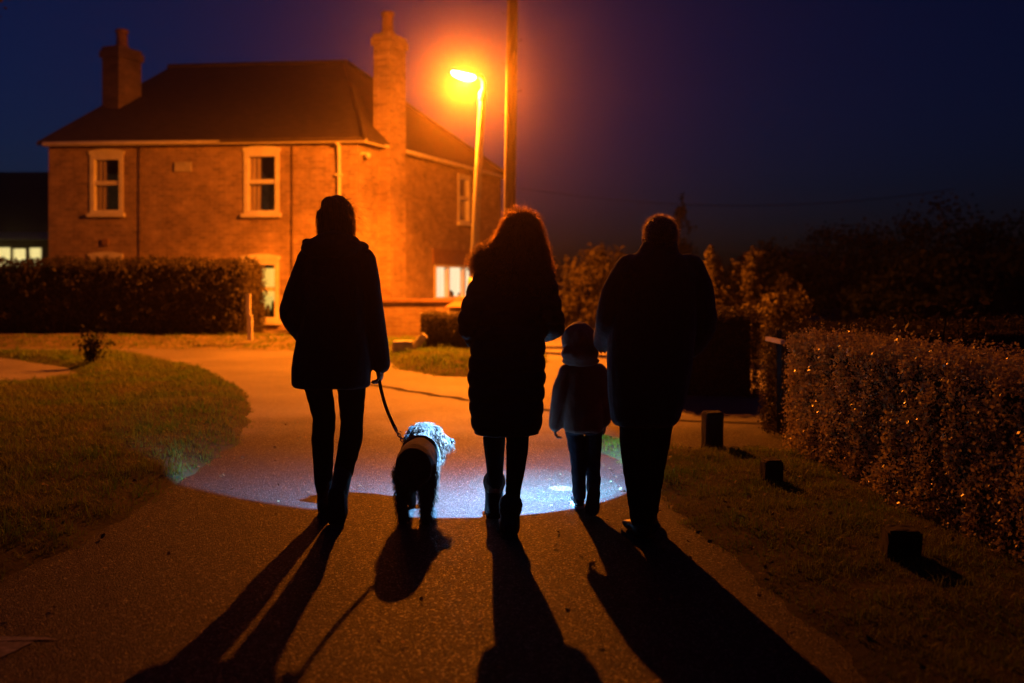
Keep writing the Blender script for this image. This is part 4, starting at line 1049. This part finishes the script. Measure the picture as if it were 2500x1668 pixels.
b.levels([(.425, -.098, .105, -.07, .075), (.44, -.108, .114, -.08, .085), (.52, -.114, .118, -.085, .09), (.62, -.108, .112, -.082, .085), (.71, -.106, .103, -.08, .078), (.765, -.105, .10, -.075, .068), (.80, -.085, .082, -.065, .06), (.83, -.055, .06, -.05, .05)])
b.tube([(-.084, 0, .755), (-.118, -.01, .67), (-.136, 0, .58), (-.146, .02, .51), (-.15, .03, .465)], [.056, .052, .047, .044, .042])
b.tube([(.084, 0, .755), (.110, -.01, .67), (.120, 0, .58), (.118, .02, .49)], [.056, .052, .047, .043])
fuse(b, 'jacket', .007, M['child_jacket'], p3, 3, wrinkle=.008, wscale=(16, 16, 12))
b = MB(); b.ball((-.022, -.01, .935), (.100, .115, .108)); b.ball((-.022, -.06, .87), (.106, .075, .06)); b.ball((-.015, -.03, .825), (.108, .075, .034)); b.ball((-.02, -.085, .95), (.05, .045, .06))
fuse(b, 'hood', .007, M['child_jacket'], p3, 3, wrinkle=.008, wscale=(16, 16, 16))
b = MB()
b.levels([(.5, -.1, .105, -.07, .07), (.42, -.1, .108, -.07, .07)])
b.tube([(-.052, 0, .44), (-.036, .02, .34), (-.028, .02, .25), (-.022, .015, .17), (-.02, .01, .07)], [.05, .046, .042, .040, .038])
b.tube([(.062, 0, .44), (.060, .03, .32), (.057, .02, .24), (.053, -.06, .18), (.05, -.10, .13)], [.05, .046, .043, .040, .038])
fuse(b, 'jeans', .007, M['jeans'], p3, 3, wrinkle=.006, wscale=(20, 20, 26))
boot('shoe', p3, (-.02, .01, .09), .034, (-.022, .02, .045), (-.1, 1, 0), .12, .068, .05, M['boot'], sole=M['shoe_pale'])
boot('shoe', p3, (.05, -.10, .15), .035, (.046, -.150, .125), (-.10, .12, -1), .125, .075, .05, M['boot'], sole=M['sole_grey'])

# ---- man, bulky jacket
MN = (.70, 4.88)
b = MB()
head(b, (.028, .03, 1.475), 1.0, -.15, (.02, 0, 1.33))
b.levels([(.72, -.15, .13, -.1, .1), (.9, -.15, .15, -.12, .12), (1.1, -.16, .17, -.12, .12), (1.28, -.16, .18, -.11, .1), (1.36, -.1, .12, -.07, .06)])
b.tube([(-.14, 0, 1.31), (-.2, -.01, 1.18), (-.212, .06, 1.06), (-.205, .30, .98), (-.20, .54, .935)], [.05, .045, .04, .034, .029])
b.tube([(.17, 0, 1.31), (.215, -.01, 1.18), (.235, 0, 1.05), (.2, .12, .95), (.15, .17, .92)], [.05, .045, .04, .034, .029])
hand(b, (-.20, .545, .934), (0, 1, -.1), (.5, -.1, -.85), (.85, .1, .5), 1.05, 1.1)
hand(b, (.15, .17, .92), (-.7, .3, -.4), (0, -.9, .3), (0, .3, 1), 1.05, .6)
b.tube([(-.1, 0, .74), (-.09, .02, .43), (-.06, .0, .12)], [.065, .048, .033]); b.tube([(.03, 0, .74), (.01, .12, .44), (.0, .22, .12)], [.065, .048, .033])
b.tube([(-.07, .02, .1), (-.09, .08, .05), (-.1, .15, .04)], [.033, .03, .026]); b.tube([(0, .24, .1), (.005, .30, .05), (.01, .37, .04)], [.033, .03, .026])
p4 = person(MN, 'broad man with short cropped hair in a bulky black jacket', b)
b = MB()
b.levels([(.565, -.20, .10, -.12, .14), (.59, -.216, .12, -.14, .16), (.70, -.230, .155, -.16, .175), (.85, -.234, .18, -.17, .18), (.95, -.234, .19, -.17, .18), (1.1, -.230, .21, -.16, .16), (1.22, -.205, .22, -.15, .14), (1.31, -.195, .215, -.14, .12),
          (1.375, -.15, .17, -.11, .10), (1.41, -.085, .115, -.09, .08), (1.47, -.05, .105, -.07, .07)])
b.tube([(-.120, 0, 1.315), (-.168, -.01, 1.23), (-.200, -.005, 1.13), (-.210, .05, 1.055), (-.205, .30, .98), (-.20, .52, .938)], [.088, .086, .084, .080, .070, .058])
b.tube([(.165, 0, 1.32), (.205, -.01, 1.23), (.222, -.005, 1.13), (.232, .02, 1.05), (.2, .12, .95), (.14, .17, .92)], [.085, .082, .080, .076, .066, .060])
fuse(b, 'jacket', .008, M['cloth_man'], p4, 4, wrinkle=.006)
b = MB(); b.levels([(1.38, -.07, .12, -.09, .08), (1.42, -.06, .112, -.085, .08), (1.475, -.045, .104, -.075, .075)]); fuse(b, 'collar', .008, M['cloth_man'], p4, 2)
b = MB()
b.levels([(.75, -.17, .14, -.11, .12), (.60, -.17, .11, -.1, .12)])
b.tube([(-.10, 0, .66), (-.098, .01, .54), (-.092, .02, .42), (-.083, .01, .30), (-.07, 0, .19), (-.062, 0, .10)], [.078, .076, .073, .067, .062, .058])
b.tube([(.028, .02, .66), (.02, .06, .54), (.012, .10, .42), (.006, .15, .30), (.0, .19, .19), (-.004, .22, .10)], [.078, .076, .070, .064, .058, .055])
fuse(b, 'trousers', .008, M['trouser'], p4, 3, wrinkle=.006, wscale=(14, 14, 22))
boot('shoe', p4, (-.062, 0, .12), .048, (-.066, .0, .06), (-.25, 1, 0), .19, .10, .07, M['boot'])
boot('shoe', p4, (-.004, .22, .12), .048, (0, .23, .06), (.1, 1, 0), .19, .10, .07, M['boot'])
b = MB(); b.ball((.028, .008, 1.508), (.081, .098, .080)); b.levels([(1.44, -.035, .09, -.075, .0), (1.50, -.048, .104, -.088, .04)])
h4 = fuse(b, 'hair', .006, M['hair_dark'], p4, 3)
V, F = hair_strands(h4, 6000, .013, .0016, .2, .002, .5, 1.44, (0, .05, .15), 1.0, segs=2); mesh_np('cropped_strands', V, F, M['strand_grey'], h4)

# ------------------------------------------------------------------ dog
DG0 = (-.51, 5.18)
b = MB()
b.tube([(0, .0, .30), (0, .08, .295), (0, .22, .29), (0, .40, .295), (.005, .48, .30)], [(.078, .085), (.080, .093), (.082, .097), (.086, .105), (.07, .09)], n=18, ref=(0, 0, 1))
b.tube([(.0, .46, .32), (.0, .51, .355), (.002, .54, .37)], [.062, .058, .054], n=14)
b.ball((.006, .56, .376), (.082, .086, .074)); b.tube([(.03, .565, .366), (.090, .56, .348), (.134, .555, .342)], [.046, .038, .029], n=12)
for x, y0 in ((-.055, .02), (.055, .02)):
    b.tube([(x, y0 + .02, .27), (x * 1.1, y0 + .05, .19), (x * 1.1, y0 - .02, .105), (x * 1.1, y0, .05), (x * 1.1, y0 + .012, .02)], [.055, .044, .028, .025, .026], n=12)
    b.tube([(x * 1.1, y0 + .0, .016), (x * 1.1, y0 + .035, .016)], [.024, .022], n=10)
for x in (-.05, .052):
    b.tube([(x, .42, .26), (x * 1.05, .425, .16), (x * 1.05, .415, .09), (x * 1.05, .42, .02)], [.046, .032, .025, .025], n=12)
    b.tube([(x * 1.05, .42, .016), (x * 1.05, .455, .016)], [.024, .022], n=10)
b.tube([(0, -.02, .33), (.01, -.055, .28), (.014, -.06, .20)], [.022, .02, .014], n=10)
dog = fuse(b, 'dog', .006, M['dog_skin'], None, 2); dog.location = (*DG0, 0)
tag(dog, 'shaggy grey spaniel type dog in a dark fleece coat, head turned right into torchlight', 'dog')
V, F = hair_strands(dog, 7500, .036, .0032, 1.4, .005, 1.0, .02, (0, -.2, -.5), .5, side_only=lambda c: c[:, 1] < .38); mesh_np('body_fur', V, F, M['dog_fur_dark'], dog)
V, F = hair_strands(dog, 5200, .026, .0036, 1.6, .006, 1.0, .24, (.10, -.2, -.5), .45, side_only=lambda c: (c[:, 1] > .38) & (c[:, 0] < .125)); mesh_np('head_fur', V, F, M['dog_fur'], dog)
V, F = hair_strands(dog, 2200, .05, .0036, 1.6, .006, 1.0, .05, (.1, -.1, -.7), .6, side_only=lambda c: (c[:, 0] > .045) & (c[:, 1] > .18) & (c[:, 2] < .36)); mesh_np('chest_fur', V, F, M['dog_fur'], dog)
for sx, tip in ((1, (.088, .50, .245)), (-1, (-.085, .54, .30))):
    b = MB(); b.tube([(.006 + sx * .052, .535, .420), (.012 + sx * .078, .505, .350), tip], [(.034, .013), (.042, .016), (.028, .012)], n=12)
    er = fuse(b, 'ear', .005, M['dog_fur'] if sx > 0 else M['dog_fur_dark'], dog, 2)
    V, F = hair_strands(er, 1700, .030, .0038, 1.8, .007, 1.2, None, (sx * .1, -.15, -.9), .4); mesh_np('ear_fur', V, F, M['dog_fur'] if sx > 0 else M['dog_fur_dark'], er)
b = MB(); b.ball((.163, .548, .348), (.016, .018, .014)); b.build('nose', M['boot'], dog)
# fleece coat over the back
b = MB(); rings = []
for y, rx, rz, zc in ((-.06, .072, .078, .302), (-.05, .094, .105, .302), (.02, .101, .116, .303), (.10, .103, .117, .300), (.22, .104, .116, .295), (.32, .102, .112, .293)):
    rings.append([Vector((rx * math.cos(a), y, zc + (rz if math.sin(a) > 0 else rz * .95) * math.sin(a))) for a in [2 * math.pi * j / 24 for j in range(24)]])
b.loft(rings); dc = fuse(b, 'dog_coat', .007, M['dog_coat'], dog, 3, wrinkle=.006, wscale=(18, 18, 18))
b = MB()
ring = [Vector((.104 * math.cos(a),   .325, .293 + .114 * math.sin(a))) for a in [math.pi * (-.12 + 1.24 * j / 20) for j in range(21)]]
b.tube(ring, [.010] * 21, n=8); b.build('trim', M['dog_trim'], dc)

# lead: from the woman's right hand to the harness ring
lead = empty('dog_lead', (-.72, 5.39, .76)); tag(lead, 'dark webbing dog lead with bright metal clip, held in the first woman\'s hand', 'dog lead')
o0 = Vector((-.72, 5.39, .76)); hp = Vector((-.725, 5.40, .755)); cp = Vector((-.622, 5.375, .455)); rp = Vector((-.592, 5.40, .40))
def flatstrap(mb, pts, w, t):
    pts = [Vector(p) for p in pts]; rings = []
    for i, p in enumerate(pts):
        T = (pts[min(i + 1, len(pts) - 1)] - pts[max(i - 1, 0)]).normalized(); s_ = T.cross(Vector((0, 1, 0))).normalized(); q = s_.cross(T).normalized()
        rings.append([p + s_ * (w / 2 * a) + q * (t / 2 * c) for a, c in ((-1, -1), (1, -1), (1, 1), (-1, 1))])
    mb.loft(rings, smooth=False)
b = MB(); flatstrap(b, [hp - o0 + (cp - hp) * t + Vector((-.012 * math.sin(t * 3.14), 0, -.01 * math.sin(t * 3.14))) for t in np.linspace(0, 1, 10)], .018, .003)
flatstrap(b, [hp - o0 + Vector(v) for v in ((0, 0, 0), (-.012, -.01, .06), (-.022, .0, .13), (-.01, .02, .165), (.012, .02, .12), (.005, .01, .03))], .018, .003)
b.build('webbing', M['lead'], lead)
b = MB()
for k in range(4):
    c = cp - o0 + (rp - cp) * ((k + .5) / 4); T = (rp - cp).normalized(); s_ = (T.cross(Vector((0, 1, 0))).normalized() if k % 2 else Vector((0, 1, 0)))
    b.tube([c + T * (.013 * math.cos(a)) + s_ * (.008 * math.sin(a)) for a in [2 * math.pi * j / 12 for j in range(13)]], [.0032] * 13, n=6)
b.tube([cp - o0 + Vector((-.008, 0, .02)), cp - o0], [.009, .007], n=8)
b.build('clip', M['clip'], lead)

# ------------------------------------------------------------------ torches
def torch(pos, dirv, L, r, label):
    d = Vector(dirv).normalized(); e = empty('hand_torch', pos); tag(e, label, 'torch')
    m = MB(); m.tube([-d * L, -d * L * .35], [r * .7, r * .7], n=14); m.tube([-d * L * .35, -d * L * .2, -d * .004], [r * .75, r, r * 1.15], n=16, round_ends=False); b_ = m.build('torch_body', M['iron'], e)
    a = d.orthogonal().normalized(); q = d.cross(a)
    m = MB(); c = Vector((0, 0, 0)); m.add([c + (a * math.cos(t) + q * math.sin(t)) * r * .95 - d * .002 for t in [2 * math.pi * j / 20 for j in range(20)]], [tuple(range(20))]); m.build('lens', M['torch_glow'], b_)
    return e
def spot(name, pos, dirv, power, half, blend, col, rad=.012, hood=False):
    L = bpy.data.lights.new(name, 'SPOT'); L.energy = power; L.spot_size = 2 * half; L.spot_blend = blend; L.color = col; L.shadow_soft_size = rad
    o = bpy.data.objects.new(name, L); o.location = pos; o.rotation_euler = Vector(dirv).to_track_quat('-Z', 'Y').to_euler(); link(o)
    if hood:                                                                    # no real hood on the torch: upper beam dimmed to shape the pool
        L.use_nodes = True; nt = L.node_tree; em = [n for n in nt.nodes if n.type == 'EMISSION'][0]
        tc = nt.nodes.new('ShaderNodeTexCoord'); sx = nt.nodes.new('ShaderNodeSeparateXYZ'); nt.links.new(tc.outputs['Normal'], sx.inputs[0])
        mr = nt.nodes.new('ShaderNodeMapRange'); mr.interpolation_type = 'SMOOTHSTEP'
        mr.inputs[1].default_value = BEAM_FADE[0]; mr.inputs[2].default_value = BEAM_FADE[1]; mr.inputs[3].default_value = BEAM_FADE[2]; mr.inputs[4].default_value = BEAM_FADE[3]
        nt.links.new(sx.outputs[1], mr.inputs[0]); nt.links.new(mr.outputs[0], em.inputs[1])
    return o
BEAM_FADE = (.02, .64, 1.0, .07)
az, el = R(-26), R(55.8)
d1 = Vector((math.sin(az) * math.cos(el), math.cos(az) * math.cos(el), -math.sin(el)))
t1 = Vector((.06, 5.66, .86))
torch(t1 - d1 * .012, d1, .10, .017, 'hand torch in the curly haired woman\'s right hand, flooding the road with cold light')
spot('torch_flood_light', t1, d1, 1450, R(51.0), .07, (.15, .46, 1.0), .008, True)
t2 = Vector((.50, 5.69, .91)); d2 = (Vector((.25, 6.1, 0)) - t2).normalized()
torch(t2 - d2 * .012, d2, .14, .017, 'hand torch in the man\'s left hand beside the child, throwing the small bright pool')
spot('torch_beam_light', t2, d2, 430, R(23), .05, (.08, .58, 1.0), .008)
spot('torch_core_light', t2 + d2 * .005, (Vector((.30, 6.08, 0)) - t2), 1500, R(4.6), .5, (.5, .88, 1.0), .006)

# ------------------------------------------------------------------ light, air, sky
L = bpy.data.lights.new('sodium_lamp_light', 'POINT'); L.energy = 10000; L.color = (1.0, .20, .006); L.shadow_soft_size = .07
# photometric spread of the lantern: full below, weaker towards and above the horizontal
L.use_nodes = True; nt = L.node_tree; em = [n for n in nt.nodes if n.type == 'EMISSION'][0]
tc = nt.nodes.new('ShaderNodeTexCoord'); sx = nt.nodes.new('ShaderNodeSeparateXYZ'); nt.links.new(tc.outputs['Normal'], sx.inputs[0])
mr = nt.nodes.new('ShaderNodeMapRange'); mr.inputs[1].default_value = -1; mr.inputs[2].default_value = 1; nt.links.new(sx.outputs[2], mr.inputs[0])
cr = nt.nodes.new('ShaderNodeValToRGB'); el_ = cr.color_ramp.elements
prof = [(-.20, .13), (-.02, .36), (.22, .42), (.30, .40), (.36, .55), (.44, .85), (.55, 1.0)]
def setp(e, c, v): e.position = (c + 1) / 2; e.color = (v, v, v, 1)
setp(el_[0], *prof[0]); setp(el_[1], *prof[-1])
for c, v in prof[1:-1]: setp(el_.new((c + 1) / 2), c, v)
SGN = nt.nodes.new('ShaderNodeMath'); SGN.operation = 'SUBTRACT'; SGN.inputs[0].default_value = 1.0
nt.links.new(mr.outputs[0], SGN.inputs[1]); nt.links.new(SGN.outputs[0], cr.inputs[0]); nt.links.new(cr.outputs[0], em.inputs[1])
o = bpy.data.objects.new('sodium_lamp_light', L); o.location = (-.885, 18.5, 4.90); link(o)

hz = MB(); hz.box((0, 30, 6), (90, 72, 15)); haze = hz.build('haze', [])
m, nt, out = nodes('haze_air')
v = N(nt, 'ShaderNodeVolumePrincipled'); v.inputs['Color'].default_value = (.95, .72, .48, 1); v.inputs['Density'].default_value = .0033; v.inputs['Anisotropy'].default_value = .96
nt.links.new(v.outputs[0], out.inputs['Volume']); haze.data.materials.append(m)
tag(haze, kind='stuff'); haze['label'] = 'thin night mist glowing around the street lamp'; haze['category'] = 'haze'

w = bpy.data.worlds.new('World'); sc.world = w; w.use_nodes = True; nt = w.node_tree; nt.nodes.clear()
wo = nt.nodes.new('ShaderNodeOutputWorld'); bg = nt.nodes.new('ShaderNodeBackground'); sky = nt.nodes.new('ShaderNodeTexSky')
sky.sky_type = 'NISHITA'; sky.sun_disc = False; sky.sun_elevation = R(-1.6); sky.sun_rotation = R(318); sky.ozone_density = 6; sky.dust_density = .3
nt.links.new(sky.outputs[0], bg.inputs[0]); bg.inputs[1].default_value = .105; nt.links.new(bg.outputs[0], wo.inputs[0])

# ------------------------------------------------------------------ camera and render settings
cam = bpy.data.cameras.new('camera'); co = bpy.data.objects.new('camera', cam); link(co); sc.camera = co
co.location = (0, 0, 1.28); co.rotation_euler = (R(90), 0, 0)
cam.sensor_width = 36; cam.lens = 35; cam.shift_y = -144 / 2350; cam.clip_end = 2000; cam.clip_start = .05
cam.dof.use_dof = True; cam.dof.focus_distance = 5.3; cam.dof.aperture_fstop = 1.5
sc.view_settings.view_transform = 'Standard'; sc.view_settings.look = 'None'; sc.view_settings.gamma = 1; sc.view_settings.exposure = 0
sc.cycles.max_bounces = 6; sc.cycles.diffuse_bounces = 3; sc.cycles.glossy_bounces = 2; sc.cycles.transmission_bounces = 4; sc.cycles.transparent_max_bounces = 12; sc.cycles.volume_bounces = 0
sc.cycles.sample_clamp_indirect = 3
sc.cycles.use_denoising = True
